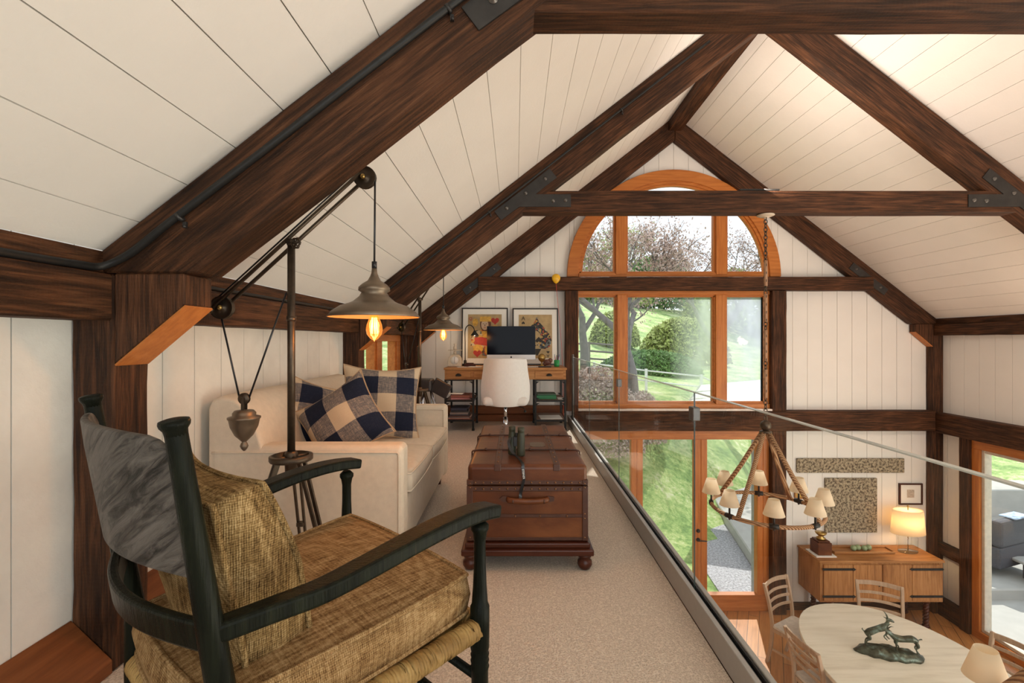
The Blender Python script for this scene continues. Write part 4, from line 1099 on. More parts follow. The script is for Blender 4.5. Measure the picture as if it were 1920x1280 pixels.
flat([(-.05,cz+.07),(.04,cz+.07),(.03,cz-.02),(-.02,cz-.02)], .002, GOLDP, R, 'collar')
flat([(-.14,cz-.02),(-.02,cz-.01),(.15,cz-.10),(.15,cz-.15),(-.13,cz-.11)], .002, RED, R, 'sash')
flat(ell(-.09, cz-.17, .07, .06), .0015, GOLDP, R, 'sleeve'); flat(ell(.07, cz-.19, .07, .08), .0015, GOLDP, R, 'sleeve')
flat(heart(-.10, cz-.235, .055), .003, RED, R, 'heart'); flat(heart(.14, cz+.21, .055), .002, RED, R, 'heart'); flat(ell(-.13, cz+.19, .04, .055, 8), .001, GOLDP, R, 'flower'); flat(ell(.14, cz+.12, .05, .03, 10), .001, GOLDP, R, 'flower')
text('Q', .06, TX(-.195, cz+.24, .002), RED, R, 'card_letter')
bpy.data.objects.remove(art)
R, aw, ah, cz = frame_pic(-.036, .587, .769, 1.545, 6.50, 6.585, 'black framed ace of spades print behind the desk')
flat([(-aw,cz-ah),(aw,cz-ah),(aw,cz+ah),(-aw,cz+ah)], 0, CARD1, R, 'card_ground')
big = []
for i in range(12): t = i/11; big.append((-.21*t**1.4*(1)+.0, cz+.25-.26*t**.8))
bigp = [(0+.0, cz+.27), (.03, cz+.20), (.10, cz+.12), (.17, cz+.03), (.20, cz-.05), (.185, cz-.13), (.12, cz-.175), (.05, cz-.165), (0, cz-.12), (-.05, cz-.165), (-.12, cz-.175), (-.185, cz-.13), (-.20, cz-.05), (-.17, cz+.03), (-.10, cz+.12), (-.03, cz+.20)]
MOS = None
mo, nt, b, N, L = newmat('mosaic print'); vo = N.new('ShaderNodeTexVoronoi'); vo.inputs['Scale'].default_value = 42; L.new(coords(nt), vo.inputs['Vector'])
sx_ = N.new('ShaderNodeSeparateXYZ'); L.new(vo.outputs['Color'], sx_.inputs[0])
L.new(ramp(nt, sx_.outputs[0], [(0,(.015,.012,.01)),(.45,(.04,.035,.03)),(.55,(.3,.05,.02)),(.68,(.45,.28,.06)),(.8,(.12,.14,.14)),(.92,(.4,.35,.25))], True), b.inputs['Base Color'])
flat([(x+.02, z) for x, z in bigp], .001, mo, R, 'spade_mosaic')
flat(ell(-.01, cz-.02, .085, .10), .002, CARD1, R, 'spade_heart'); flat(spade(.045, cz-.05, .045), .003, INK, R, 'spade'); flat([(-.04,cz-.17),(.08,cz-.17),(.03,cz-.26),(.01,cz-.26)], .0005, INK, R, 'spade_stem')
flat(spade(-.165, cz+.185, .022), .001, INK, R, 'spade'); flat(heart(.17, cz-.215, .02), .001, INK, R, 'spade')
text('A', .075, TX(-.165, cz+.245, .001), INK, R, 'card_letter'); text('A', .06, TX(.17, cz-.265, .001) @ Matrix.Rotation(PI, 4, 'Z'), INK, R, 'card_letter')
# kitchen scale
SC = empty('kitchen_scale', (-.765, 6.10, .769), label='cream antique kitchen scale with dial on the desk left end', cat='scale')
CREAM = plain('cream enamel', (.62,.52,.4), .4)
m = MB(); m.prism([(-.085,0),(.085,0),(.088,.06),(.08,.11),(.05,.145),(.03,.155),(-.03,.155),(-.05,.145),(-.08,.11),(-.088,.06)], -.05, .05); fix(m.build('body', CREAM, SC, .01, 2))
m = MB(); m.lathe([(.05,0),(.05,.004),(.001,.005)], (0,-.05,.08), 20, M=Rx); dl = m.build('dial', PAPER, SC); m = MB(); m.box(-.002,.002,-.057,-.055,.045,.12); m.build('needle', BLACK, dl)
m = MB(); m.lathe([(.02,.155),(.02,.19),(.008,.195),(.008,.2),(.09,.205),(.09,.21),(.001,.212)], (0,0,0), 20); m.build('pan', CREAM, SC)
m = MB(); m.lathe([(.02,.2125),(.022,.25),(.012,.262),(.018,.285),(.016,.29)], (0,0,0), 14); o = m.build('weight', plain('glass jar', (.6,.5,.4), .2), SC)
# desk lamp
DL = empty('desk_lamp', (-.655, 6.28, .769), label='thin black gooseneck desk lamp lit beside the scale', cat='desk lamp')
m = MB(); m.lathe([(.045,0),(.045,.01),(.02,.02),(.018,.07),(.008,.075)], (0,0,0), 18); m.build('base', BLACKM, DL)
m = MB(); m.tube(bez([(0,0,.07),(0,0,.3),(.0,0,.46),(.03,-.01,.52),(.07,-.02,.53),(.11,-.03,.50),(.125,-.03,.46)], 6), .006, 8); m.build('gooseneck', BLACKM, DL)
m = MB(); m.lathe([(.012,.02),(.02,0),(.055,-.045)], (.127,-.03,.44), 18, cap=False); m.build('lamp_head', BLACKM, DL, solid=.002)
m = MB(); m.ball((.127,-.03,.41), .018, 8); m.build('light_bulb', GLOW, DL)
lamp('desk_lamp_light', 'POINT', (-.528, 6.25, 1.16), 2.2, (1,.6,.28), shadow_soft_size=.02)
# small desk items
CP = empty('pen_cup', (.525, 6.06, .769), label='green cup holding pens on the desk right end', cat='cup')
m = MB(); m.lathe([(.03,0),(.034,.005),(.036,.085),(.033,.085),(.031,.01)], (0,0,0), 16); m.build('cup', plain('green glass', (.02,.3,.08), .15), CP)
for i in range(8):
    a = i*.8; m = MB(); m.tube([(.012*math.cos(a),.012*math.sin(a),.012),(.036*math.cos(a),.036*math.sin(a),.12+.012*(i%4))], .0035, 6); m.build('pen', [PAPER,RED,BLACK,plain('blue pen',(.05,.1,.3),.4)][i%4], CP)
m = MB(); m.lathe([(.03,0),(.03,.012),(.01,.02),(.008,.05),(.035,.07),(.05,.10),(.045,.135),(.02,.155),(.001,.16)], (.345, 6.22, .769), 18); o = m.build('brass_ornament', BRASS); tag(o, 'round brass ornament on the desk right of the computer', 'ornament')
m = MB(); m.ball((.42,6.28,.815), .05, 10, 1.1, .6, .8); m.ball((.46,6.28,.84), .03, 10); m.ball((.385,6.28,.79), .025, 8); o = m.build('figurine', plain('brown ceramic', (.17,.07,.05), .4)); tag(o, 'brown figurine behind the pen cup', 'figurine')
m = MB(); m.box(-.07,.07,-.03,.03,0,.035); m.box(-.05,.05,-.02,.02,.035,.045); o = m.build('wooden_box', MAHOG, None, .003, 1); o.location = (-.58,6.14,.769); tag(o, 'small dark wooden box on the desk between scale and computer', 'box')
slab('paper_sheet', -.66, 5.95, .769, .12, .10, .003, .3, PAPER, 'white note on the desk in front of the scale', 'paper')
slab('paper_sheet', -.50, 5.97, .769, .16, .11, .006, -.2, PAPER, 'white papers on the desk left of the office chair', 'paper')
slab('paper_sheet', .22, 5.98, .769, .14, .10, .006, .15, PAPER, 'white note on the desk right of the office chair', 'paper')
slab('notebook', .37, 5.98, .769, .16, .11, .010, -.1, BLACK, 'black notebook on the desk near the pen cup', 'notebook')
# office chair
OC = empty('office_chair', (-.108, 5.25, 0), label='white upholstered swivel office chair with its back to the camera', cat='chair')
m = MB(); n = 18; rows = []; rows2 = []
prof2 = [(.385,.20,0),(.40,.245,0),(.44,.265,.0),(.52,.272,.0),(.60,.272,0),(.68,.262,0),(.78,.247,0),(.86,.24,0),(.895,.232,0),(.907,.205,0)]
out, inn = [], []
for z, hw, _ in prof2:
    ro, ri = [], []
    for i in range(n+1):
        s = -1+2*i/n; y = -.15+.18*abs(s)**2.6+(.907-z)*.06; ro.append(Vector((hw*s, y, z))); e = .055; ri.append(Vector((hw*s*.97, y+e, z)))
    out.append(ro); inn.append(ri[::-1])
rows = [a+b for a, b in zip(out, inn)]; m.grid(rows, closed=True); nv = len(m.v); q = 2*(n+1); m.f += [list(range(q))[::-1], list(range(nv-q, nv))]; m.sm += [True]*2
fix(m.build('backrest', WHITEF, OC, .012, 3)); 
put_cushion('seat', Matrix.Translation((0,.14,.44)), OC, WHITEF, .24, .23, .045, .015, 0)
m = MB(); m.lathe([(.018,.22),(.018,.40)], (0,.1,0), 14); m.lathe([(.028,.09),(.026,.24)], (0,.1,0), 14); m.build('gas_lift', CHROME, OC)
m = MB(); m.cbox((0,.1,.385),(.2,.2,.02)); m.tube([(.08,.1,.385),(.20,.02,.36),(.215,.0,.335)], .005, 8); m.ball((.215,0,.325), .015, 8); m.build('tilt_mechanism', BLACKM, OC)
for k in range(5):
    a = 2*PI*k/5+.3; d = Vector((math.cos(a), math.sin(a), 0)); c = Vector((0,.1,0)); m = MB(); m.sweep([c+Vector((0,0,.11)), c+d*.15+Vector((0,0,.09)), c+d*.28+Vector((0,0,.065))], Vector((-d.y,d.x,0)), .035, .02); l = m.build('base_arm', CHROME, OC, .003, 1)
    m = MB(); q = c+d*.28+Vector((0,0,.028)); s = Vector((-d.y,d.x,0)); m.tube([q-s*.02, q+s*.02], .028, 14); m.build('castor', BLACK, l)
# balloon
BL = empty('balloon', (.545, 6.40, 1.93), label='yellow balloon with red string on the far wall beam', cat='balloon')
m = MB(); m.lathe([(.001,-.075),(.012,-.068),(.03,-.055),(.055,-.02),(.058,.01),(.045,.04),(.02,.055),(.001,.058)], (0,0,0), 18, sy=.5); m.build('balloon_body', plain('yellow rubber', (.8,.45,.02), .3), BL)
m = MB(); m.tube(bez([(0,0,-.075),(.02,-.0,-.3),(.06,.03,-.7),(.085,.03,-1.1),(.10,.03,-1.7),(.10,.03,-1.92)], 6), .0025, 5); m.build('string', plain('red string', (.6,.08,.06), .6), BL)
# black leather case on chrome tripod stool beyond the sofa
ST = empty('folding_stool', (-.90, 5.25, 0), label='black leather folding seat on chrome legs behind the sofa arm', cat='stool')
BL_ = plain('black leather', (.025,.02,.02), .35, 0, .2, 20, .1, 120)
m = MB(); m.box(-.20,.0,-.12,.12,.55,.68); m.build('seat', BL_, ST, .02, 3)
m = MB(); m.box(-.10,.10,-.02,.02,-.08,.08, Matrix.Translation((.09,-.02,.58)) @ Matrix.Rotation(.5,4,'Y')); m.build('flap', BL_, ST, .012, 2)
for a in (-.9, .9, 2.4, 3.9):
    m = MB(); m.tube([(-.05+.05*math.cos(a), .05*math.sin(a), .55), (-.05+.22*math.cos(a), .22*math.sin(a), 0)], .009, 8); m.build('leg', CHROME, ST)
m = MB(); m.prism([(.06,0),(.32,-.03),(.33,.07),(.10,.10)], .515, .518, 'xy'); o = m.build('magazine', PAPER, None); o.location = (-.90,5.25,0)
tag(o, 'open white magazine sticking out beside the black leather seat', 'magazine')

# ------------------------------------------------------------------ chandeliers
def chandelier(loc, off, label, drop=0):
    R = empty('chandelier', loc, 0, label, 'chandelier', 'rope ring chandeliers')
    r0 = .435; zr = 0.0
    m = MB(); pts = [(r0*math.cos(2*PI*i/64), r0*math.sin(2*PI*i/64), zr) for i in range(64)]; m.tube(pts, .0165, 10, closed=True); rg = m.build('ring', ROPE, R)
    ztop = 2.535+drop; zh = .715
    for k in range(4):
        a = math.radians(35+90*k)+off; c = Vector((math.cos(a), math.sin(a), 0))
        m = MB(); m.tube([c*.03+Vector((0,0,zh-.06)), c*.22+Vector((0,0,.33)), c*r0+Vector((0,0,.0))], .019, 10); m.build('rope_strut', ROPE, R)
    m = MB(); m.ball((0,0,zh), .045, 12); m.lathe([(.05,-.012),(.05,.0),(.02,.01)], (0,0,zh-.05), 16); m.build('hub', METAL, R)
    m = MB()
    def link(z, rot, s=.022):
        P = [Vector((s*.62*math.cos(2*PI*i/12), 0, z+s*math.sin(2*PI*i/12))) for i in range(12)]
        if rot: P = [Vector((0, p.x, p.z)) for p in P]
        m.tube(P, .0042, 6, closed=True)
    z = zh+.06; i = 0
    while z < ztop-.02: link(z, i%2); z += .034; i += 1
    m.build('chain', METAL, R)
    m = MB()
    for z0, z1 in ((.95,1.20),(1.27,1.54),(1.61,1.85),(1.92,2.14)): m.tube([(0,0,z0-.0),(0,0,z1)], .0155, 10)
    m.build('chain_sleeve', plain('tan sleeve', (.36,.2,.11), .7), R)
    m = MB(); m.lathe([(.07,.0),(.072,-.006),(.05,-.016),(.012,-.024),(.012,-.04)][::-1], (0,0,ztop), 24); m.build('ceiling_rose', CREAM, R)
    for k in range(8):
        a = math.radians(250-45*k)+off; c = Vector((r0*math.cos(a), r0*math.sin(a), 0)); t = Vector((-math.sin(a), math.cos(a), 0))
        m = MB(); m.tube([c-t*.035, c+t*.035], .0205, 10); m.tube([c+Vector((0,0,-.02)), c+Vector((0,0,.12))], .0085, 8); m.ball(c+Vector((0,0,-.024)), .009, 6); cs = m.build('candle_arm', BLACKM, R)
        m = MB(); m.lathe([(.078,.09),(.040,.212)], c, 24, cap=False); m.build('lamp_shade', LINEN, R, solid=.002)
    return R
chandelier((XC, 4.15, -.35), 0, 'rope wrapped ring chandelier with eight cream shades hanging from the middle tie beam')
chandelier((XC+.035, 1.655, -.425), math.radians(2), 'nearer ring chandelier showing only one large cream shade at the bottom right corner', .075)

# ------------------------------------------------------------------ dining table and chairs
TC = Vector((3.56, 4.10, ZF))
TB = empty('dining_table', TC, 0, 'pale bleached wood oval dining table with a bronze sculpture on it', 'table')
def sup(a, b, n=72, p=2.25): 
    P = []
    for i in range(n):
        t = 2*PI*i/n; c, s = math.cos(t), math.sin(t); P.append((a*math.copysign(abs(c)**(2/p), c), b*math.copysign(abs(s)**(2/p), s)))
    return P
m = MB(); m.prism(sup(.80,1.27), .722, .762, 'xy'); m.build('tabletop', TABLEW, TB, .006, 2)
m = MB(); m.prism(sup(.62,1.05), .64, .7215, 'xy'); m.build('apron', TABLEW, TB)
for s in (-.55, .55):
    m = MB(); m.lathe([(.16,0),(.15,.04),(.07,.08),(.09,.2),(.06,.32),(.09,.5),(.12,.64)], (0,s,0), 20); m.build('pedestal', TABLEW, TB)
def dining_chair():
    R = empty('dining_chair'); W = .225
    def postx(s, z): return s*(.185+.03*min(1,z/.45)) 
    for s in (-1, 1):
        m = MB(); P = bez([(s*.19,.27,0),(s*.195,.215,.22),(s*.20,.20,.44),(s*.205,.225,.66),(s*.215,.285,.90)], 5); m.sweep(P, (1,0,0), .032, .034); m.build('back_post', OAK, R, .006, 2)
        m = MB(); m.sweep([(s*.205,-.20,0),(s*.21,-.20,.43)], (1,0,0), .034, .034); m.build('leg', OAK, R, .004, 1)
    for z, y, h in ((.875,.277,.05),(.775,.253,.032),(.69,.233,.032),(.605,.215,.032)):
        m = MB(); P = [(x*.205, y+.035*(1-x*x)*.8, z+.010*(1-x*x)) for x in [-1+2*i/10 for i in range(11)]]; m.sweep(P, (0,0,1), h, .016); m.build('back_slat', OAK, R, .004, 1)
    m = MB(); m.prism([(-.225,-.22),(.225,-.22),(.205,.20),(-.205,.20)], .432, .458, 'xy'); fix(m.build('seat', plain('seat linen', (.6,.55,.48), .8), R, .006, 2))
    m = MB()
    for s in (-1, 1): m.box(s*.2-.01, s*.2+.01, -.19, .19, .39, .43); m.box(s*.197-.009, s*.197+.009, -.19, .20, .17, .195)
    m.box(-.2,.2,-.205,-.19,.39,.43); m.box(-.2,.2,.19,.205,.39,.43); m.box(-.2,.2,-.008,.008,.172,.19); m.build('stretcher', OAK, R, .003, 1)
    return R
proto = dining_chair(); first = True
def place_chair(bx, by, fx, fy, label):
    global first
    o = proto if first else copy_tree(proto); first = False
    f = Vector((fx, fy)).normalized(); rz = math.atan2(f.y, f.x)+PI/2      # local -y is the facing direction
    back = Vector((bx, by)); o.location = (back.x+f.x*.26, back.y+f.y*.26, ZF+.001); o.rotation_euler = (0,0,rz); tag(o, label, 'chair', 'ladder back dining chairs')
place_chair(3.07, 5.62, .5, -.87, 'ladder back dining chair at the far left end of the table, beside the glazed door')
place_chair(4.19, 5.52, -.40, -.9, 'ladder back dining chair between the table and the sideboard')
place_chair(2.70, 4.50, 1, .12, 'ladder back dining chair at the table left side, nearest the glass railing')
place_chair(4.62, 4.40, -1, -.25, 'ladder back dining chair at the right edge of the view, partly behind a lamp shade')
# sculpture of two fighting goats
SG = empty('goat_sculpture', (3.49, 4.48, ZF+.7625), math.radians(-16), 'green bronze sculpture of two fighting goats on the dining table', 'sculpture')
m = MB(); rows = []; n = 26
for j, (k, z) in enumerate(((1,0),(1.02,.015),(.96,.035),(.80,.055),(.5,.068),(.02,.07))):
    rows.append([Vector((.275*k*math.cos(2*PI*i/n)*(1+.05*math.sin(5*i)), .095*k*math.sin(2*PI*i/n)*(1+.12*math.sin(3*i+1)), z+.010*math.sin(i*1.7+j)*(j > 1))) for i in range(n)])
m.grid(rows, closed=True); m.f.append(list(range(n))[::-1]); m.sm.append(False); m.build('rock_base', VERD, SG)
def goat(T, rear):
    m = MB()
    def tb(P, r, n=10): m.tube([T @ Vector(p) for p in bez(P, 4)], [a for a in rr(r, (len(P)-1)*4+1)], n)
    def rr(r, k):
        return [r[min(len(r)-2, int(i/(k-1)*(len(r)-1)))]*(1-(i/(k-1)*(len(r)-1)-min(len(r)-2, int(i/(k-1)*(len(r)-1)))))+r[min(len(r)-1, int(i/(k-1)*(len(r)-1))+1)]*(i/(k-1)*(len(r)-1)-min(len(r)-2, int(i/(k-1)*(len(r)-1)))) for i in range(k)]
    if rear:   # rearing up towards +x
        tb([(-.085,0,.095),(-.05,0,.115),(0,0,.145),(.04,0,.165),(.06,0,.19)], [.018,.032,.028,.032,.02])
        tb([(.05,0,.175),(.075,0,.205),(.08,0,.235)], [.022,.016,.012]); tb([(.07,0,.245),(.10,0,.235),(.125,0,.222)], [.012,.014,.006])
        for y in (-.012,.012):
            tb([(-.07,y,.10),(-.05,y,.065),(-.075,y,.04),(-.08,y,-.02)], [.020,.012,.006,.005]); tb([(.045,y,.16),(.075,y,.135),(.06+y,y,.10),(.085+y,y,.07)], [.013,.008,.006,.005])
            tb([(.078,y*.6,.252),(.066,y*1.2,.285),(.045,y*1.8,.30)], [.006,.0045,.0015]); tb([(.07,y,.243),(.055,y*2.4,.245)], [.005,.002])
        tb([(-.09,0,.115),(-.105,0,.13),(-.10,0,.14)], [.006,.005,.003])
    else:      # head down, pushing towards -x
        tb([(.10,0,.10),(.06,0,.115),(0,0,.105),(-.045,0,.105),(-.075,0,.12)], [.016,.031,.027,.032,.022])
        tb([(-.065,0,.115),(-.10,0,.14),(-.12,0,.165)], [.024,.017,.012]); tb([(-.105,0,.17),(-.135,0,.172),(-.155,0,.160)], [.012,.013,.006])
        for y in (-.012,.012):
            tb([(.08,y,.10),(.10,y,.065),(.085,y,.04),(.115+y,y,-.02)], [.020,.012,.006,.005]); tb([(-.05,y,.10),(-.055,y,.06),(-.04+y,y,.03),(-.055,y,-.01)], [.014,.008,.006,.005])
            tb([(-.112,y*.6,.178),(-.095,y*1.2,.20),(-.075,y*1.8,.205)], [.006,.0045,.0015]); tb([(-.105,y,.17),(-.09,y*2.4,.168)], [.005,.002])
        tb([(.11,0,.115),(.125,0,.125),(.13,0,.115)], [.006,.005,.003])
    o = m.build('goat', VERD, SG); d = o.modifiers.new('r', 'REMESH'); d.mode = 'VOXEL'; d.voxel_size = .0035; d.use_smooth_shade = True
goat(Matrix.Translation((-.10,.0,.065)) @ Matrix.Scale(1.12,4), True); goat(Matrix.Translation((.11,-.005,.055)) @ Matrix.Scale(1.12,4), False)

# ------------------------------------------------------------------ sideboard and what stands on it
SB = empty('sideboard', (4.675, 6.36, ZF), label='pine sideboard with black strap hinges and spiral legs below the stone panels', cat='sideboard')
m = MB(); m.box(-.785,.785,-.235,.235,.36,.865); m.build('carcass', PINE, SB, .004, 1)
m = MB(); m.box(-.80,.80,-.25,.24,.866,.892); m.build('top', PINEX, SB, .004, 1)
for s in (-1, 1):
    m = MB(); a, b = (s*.005, s*.745); x0, x1 = min(a,b), max(a,b); c = (x0+x1)/2
    m.box(x0, c-.002, -.255, -.236, .385, .845); m.box(c+.002, x1, -.255, -.236, .385, .845); d = m.build('door', PINE, SB, .003, 1)
    for z in (.79, .445):
        m = MB(); e = s*.765; f = s*.37; m.box(min(e,f), max(e,f), -.262, -.2555, z-.014, z+.014)
        for q in (0,.12,.25,.36): m.ball((e-s*q*1.05, -.263, z), .006, 6)
        m.prism([(f,z-.02),(f-s*.03,z),(f,z+.02)], -.262, -.2555); m.build('strap_hinge', BLACKM, d)
    m = MB(); m.ball((s*.04,-.265,.60), .014, 8); m.tube([(s*.04,-.265,.60),(s*.055,-.268,.575)], .005, 6); m.build('latch', BLACKM, d)
    for y in (-.17, .17):
        m = MB(); P = []
        m.lathe([(.03,.0),(.045,.02),(.035,.04)], (s*.62,y,0), 12); m.lathe([(.045,.33),(.045,.36)], (s*.62,y,0), 12)
        for ph in (0, PI): m.tube([(s*.62+.016*math.cos(i*.55+ph), y+.016*math.sin(i*.55+ph), .03+.3*i/40) for i in range(41)], .02, 8)
        m.build('spiral_leg', MAHOG, SB)
zs = ZF+.8925
TL = empty('table_lamp', (5.22, 6.38, zs), label='lit table lamp with oval cream shade and clear glass base on the sideboard', cat='lamp')
m = MB(); m.lathe([(.12,0),(.125,.02),(.125,.19),(.11,.215),(.04,.23),(.02,.25)], (0,0,0), 28, sy=.6, cap=False); m.build('glass_base', glass('clear lamp glass', (.93,.95,.95), .02, 1), TL)
m = MB(); m.lathe([(.125,0),(.125,.012),(.001,.013)], (0,0,0), 28, sy=.6); m.build('base_plate', glass('lamp base glass', (.8,.82,.8), .05, 1), TL)
m = MB(); m.tube([(0,0,.012),(0,0,.60)], .005, 8); m.ball((0,0,.605), .014, 8); m.build('stem', BRASS, TL)
m = MB(); m.lathe([(.215,.25),(.185,.56)], (0,0,0), 36, sy=.62, cap=False); m.build('lamp_shade', LINEN2, TL, solid=.003)
m = MB(); m.lathe([(.18,.552),(.001,.554)], (0,0,0), 36, sy=.62, cap=False); m.build('diffuser', LINEN2, TL)
lamp('table_lamp_light', 'POINT', (5.22, 6.38, zs+.40), 5.5, (1,.68,.38), shadow_soft_size=.05)
BX_ = empty('wooden_lamp_base', (4.03, 6.33, zs), label='small square wooden pedestal with brass cup on the sideboard left end', cat='ornament')
m = MB(); m.box(-.13,.13,-.12,.12,0,.012); m.build('tray', PAPER, BX_)
m = MB(); m.box(-.09,.09,-.09,.09,.012,.17); m.box(-.075,.075,-.075,.075,.17,.19); m.build('pedestal', LEATHER, BX_, .004, 1)
m = MB(); m.lathe([(.05,.19),(.055,.21),(.025,.23),(.06,.26),(.07,.28),(.001,.285)], (0,0,0), 18); m.build('brass_cup', BRASS, BX_)
TRY = empty('serving_tray', (4.60, 6.40, zs), label='long shallow wooden tray holding green balls on the sideboard', cat='tray')
m = MB(); m.box(-.40,.40,-.09,.09,0,.012); m.box(-.40,.40,-.09,-.075,.012,.03); m.box(-.40,.40,.075,.09,.012,.03); m.box(-.40,-.385,-.075,.075,.012,.03); m.box(.385,.40,-.075,.075,.012,.03); m.build('tray_body', PINEX, TRY, .004, 1)
GB = plain('green glaze', (.3,.38,.2), .35)
for i in range(4):
    m = MB(); m.ball((0,0,.036), .036, 12); o = m.build('decorative_ball', GB, None); o.location = (4.50+.072*i, 6.385+.02*(i%2), zs+.0125); tag(o, 'pale green ball in the wooden tray, %s from the left' % ['first','second','third','last'][i], 'ball', 'green balls in the tray')
# wall pieces on the lower far wall
def wallslab(name, u0, u1, v0, v1, mat, label, d=.03, cat='panel'):
    a, b = at(u0, v1, 6.6), at(u1, v0, 6.6); m = MB(); n = 8
    m.box(a.x, b.x, YW-.001-d, YW-.001, a.z, b.z); o = m.build(name, mat, None, .006, 2); tag(o, label, cat); return o
wallslab('stone_relief', 1494, 1695, 859, 886, STONEA, 'long narrow carved stone panel on the lower far wall', cat='wall panel')
wallslab('stone_relief', 1547, 1644, 896, 998, STONEA, 'square carved stone panel above the sideboard', cat='wall panel')
def small_pic(u0, u1, v0, v1, fm, inner, label, mark=None):
    a, b = at(u0, v1, 6.6), at(u1, v0, 6.6); cx, cz = (a.x+b.x)/2, (a.z+b.z)/2; w_, h = (b.x-a.x)/2, (b.z-a.z)/2; t = .02
    R = empty('small_picture', (cx, YW-.002, cz), label=label, cat='picture'); m = MB()
    m.box(-w_,w_,-.025,0,-h,-h+t); m.box(-w_,w_,-.025,0,h-t,h); m.box(-w_,-w_+t,-.025,0,-h+t,h-t); m.box(w_-t,w_,-.025,0,-h+t,h-t); m.build('frame', fm, R, .002, 1)
    m = MB(); m.box(-w_+t,w_-t,-.012,0,-h+t,h-t); m.build('print', inner, R)
    if mark: m = MB(); m.box(-.05,.05,-.0135,-.0125,-.05,.06); m.build('sketch', plain('sketch grey', (.5,.42,.34), .8, 0, .3, 60), R)
small_pic(1686, 1730, 906, 946, MAHOG, MATB, 'small framed sketch on the wall above the table lamp', True)
small_pic(1490, 1510, 904, 935, PINE, GOLDP, 'small orange picture on the wall behind the chandelier')

# ------------------------------------------------------------------ outside
def sstep(a, b, x): t = min(1, max(0, (x-a)/(b-a))); return t*t*(3-2*t)
def ground(x, y):
    ye = y-max(0, x-2.8)*.9
    h = -2.72+.7*sstep(8.6, 10.5, ye)+1.35*sstep(9.6, 13.5, ye)+.5*sstep(13, 22, ye)+5.0*sstep(20, 45, ye)+3*sstep(45, 80, ye)
    h += .5*sstep(2, -8, x)*sstep(10, 16, y)+.05*math.sin(x*1.3+y)*sstep(8, 12, y)
    return h
m = MB(); xs_ = [-40+i*1.0 for i in range(101)]; ys_ = [6.7+i*.5 for i in range(12)]+[12.7+i*1.2 for i in range(60)]
m.grid([[Vector((x, y, ground(x, y))) for x in xs_] for y in ys_])
mo, nt, b, N, L = newmat('lawn'); f = noise(nt, coords(nt), 8, 8, .85); f2 = noise(nt, coords(nt), .9, 5)
fc = math_(nt, 'ADD', math_(nt, 'MULTIPLY', f, .6), math_(nt, 'MULTIPLY', f2, .4))
L.new(ramp(nt, fc, [(.38,(.09,.19,.05)), (.46,(.2,.34,.09)), (.53,(.4,.5,.18)), (.6,(.62,.62,.42))]), b.inputs['Base Color']); b.inputs['Roughness'].default_value = .9  # palest stops paint sun dapples into the grass colour
bump(nt, f, b, .6, .05)
o = m.build('lawn', mo); tag(o, kind='structure'); o.name = 'floor_garden'
m = MB(); m.box(XR+.15, 30, -12, 6.7, -3.2, -2.72); m.box(-40, XL-.2, -12, 6.7, -1.2, -.5); o = m.build('floor_yard', mo); tag(o, kind='structure')
# gravel strip and patio
GRV = plain('gravel', (.34,.34,.36), .9, 0, .6, 30, .8, 50)
CONC = plain('pale concrete', (.42,.41,.38), .85, 0, .08, 4, .2, 60)
m = MB(); m.prism([(3.05,6.75),(3.74,6.75),(3.94,7.9),(4.54,11.0),(4.1,11.2),(3.45,9.2),(3.15,8.0)], -2.73, -2.70, 'xy'); o = m.build('gravel_bed', GRV); tag(o, 'grey gravel bed outside the glazed door', 'gravel', kind='stuff')
m = MB(); m.prism([(3.75,6.95),(13,6.95),(13,12.4),(5.0,12.4),(4.55,11.0),(3.95,7.9)], -2.9, -2.5, 'xy'); o = m.build('patio_slab', CONC, None, .02, 1); fix(o); tag(o, 'raised pale concrete patio beyond the gravel', 'patio')
m = MB(); m.box(XR+.2, 12, 2.5, 6.95, -2.9, -2.66); o = m.build('patio_paving', CONC); tag(o, 'pale paving outside the right wall window', 'paving')
m = MB(); m.box(8.2, 16, 9.8, 10.3, -2.8, -1.95); o = m.build('garden_wall', CONC, None, .02, 1); tag(o, 'low pale garden wall seen through the right window', 'wall')
# porch roof
PR = empty('porch_roof', (5.4, 11.1, -2.72), label='low porch roof of pale panels outside the far window', cat='roof')
m = MB(); A = [(x*1.25, y*1.25, 1.1+(z-1.1)*1.25) for x, y, z in ((2.95,8.3,-.06),(6.5,7.3,.18),(6.8,8.6,.60),(3.75,9.7,.20))]
P = [Vector(p)-PR.location for p in A]; m.hexa([p-Vector((0,0,.05)) for p in P]+P); m.build('roof_panel', plain('pale roof sheet', (.45,.46,.5), .35, 0, .04), PR)
m = MB()
for t in (.33, .66): m.sweep([P[0].lerp(P[3], t)+Vector((0,0,.012)), P[1].lerp(P[2], t)+Vector((0,0,.012))], (0,1,.3), .05, .02)
m.sweep([P[0]-Vector((0,0,.05)), P[1]-Vector((0,0,.05))], (0,1,0), .05, .10); m.sweep([P[0]-Vector((0,0,.05)), P[3]-Vector((0,0,.05))], (0,1,0), .05, .10); m.build('roof_rail', BLACKM, PR)
for p in (P[2], P[1]):
    m = MB(); m.box(p.x-.05,p.x+.05,p.y-.05,p.y+.05,0.0,p.z-.06); m.build('porch_post', CONC, PR)
m = MB(); m.box(3.50,3.60,7.02,7.12,-2.72,-.02); m.box(3.47,3.63,6.99,7.15,-.02,.0); o = m.build('garden_post', plain('grey painted post', (.3,.31,.32), .6), None, .003, 1); tag(o, 'slim grey post standing outside the right glazed door pane', 'post')
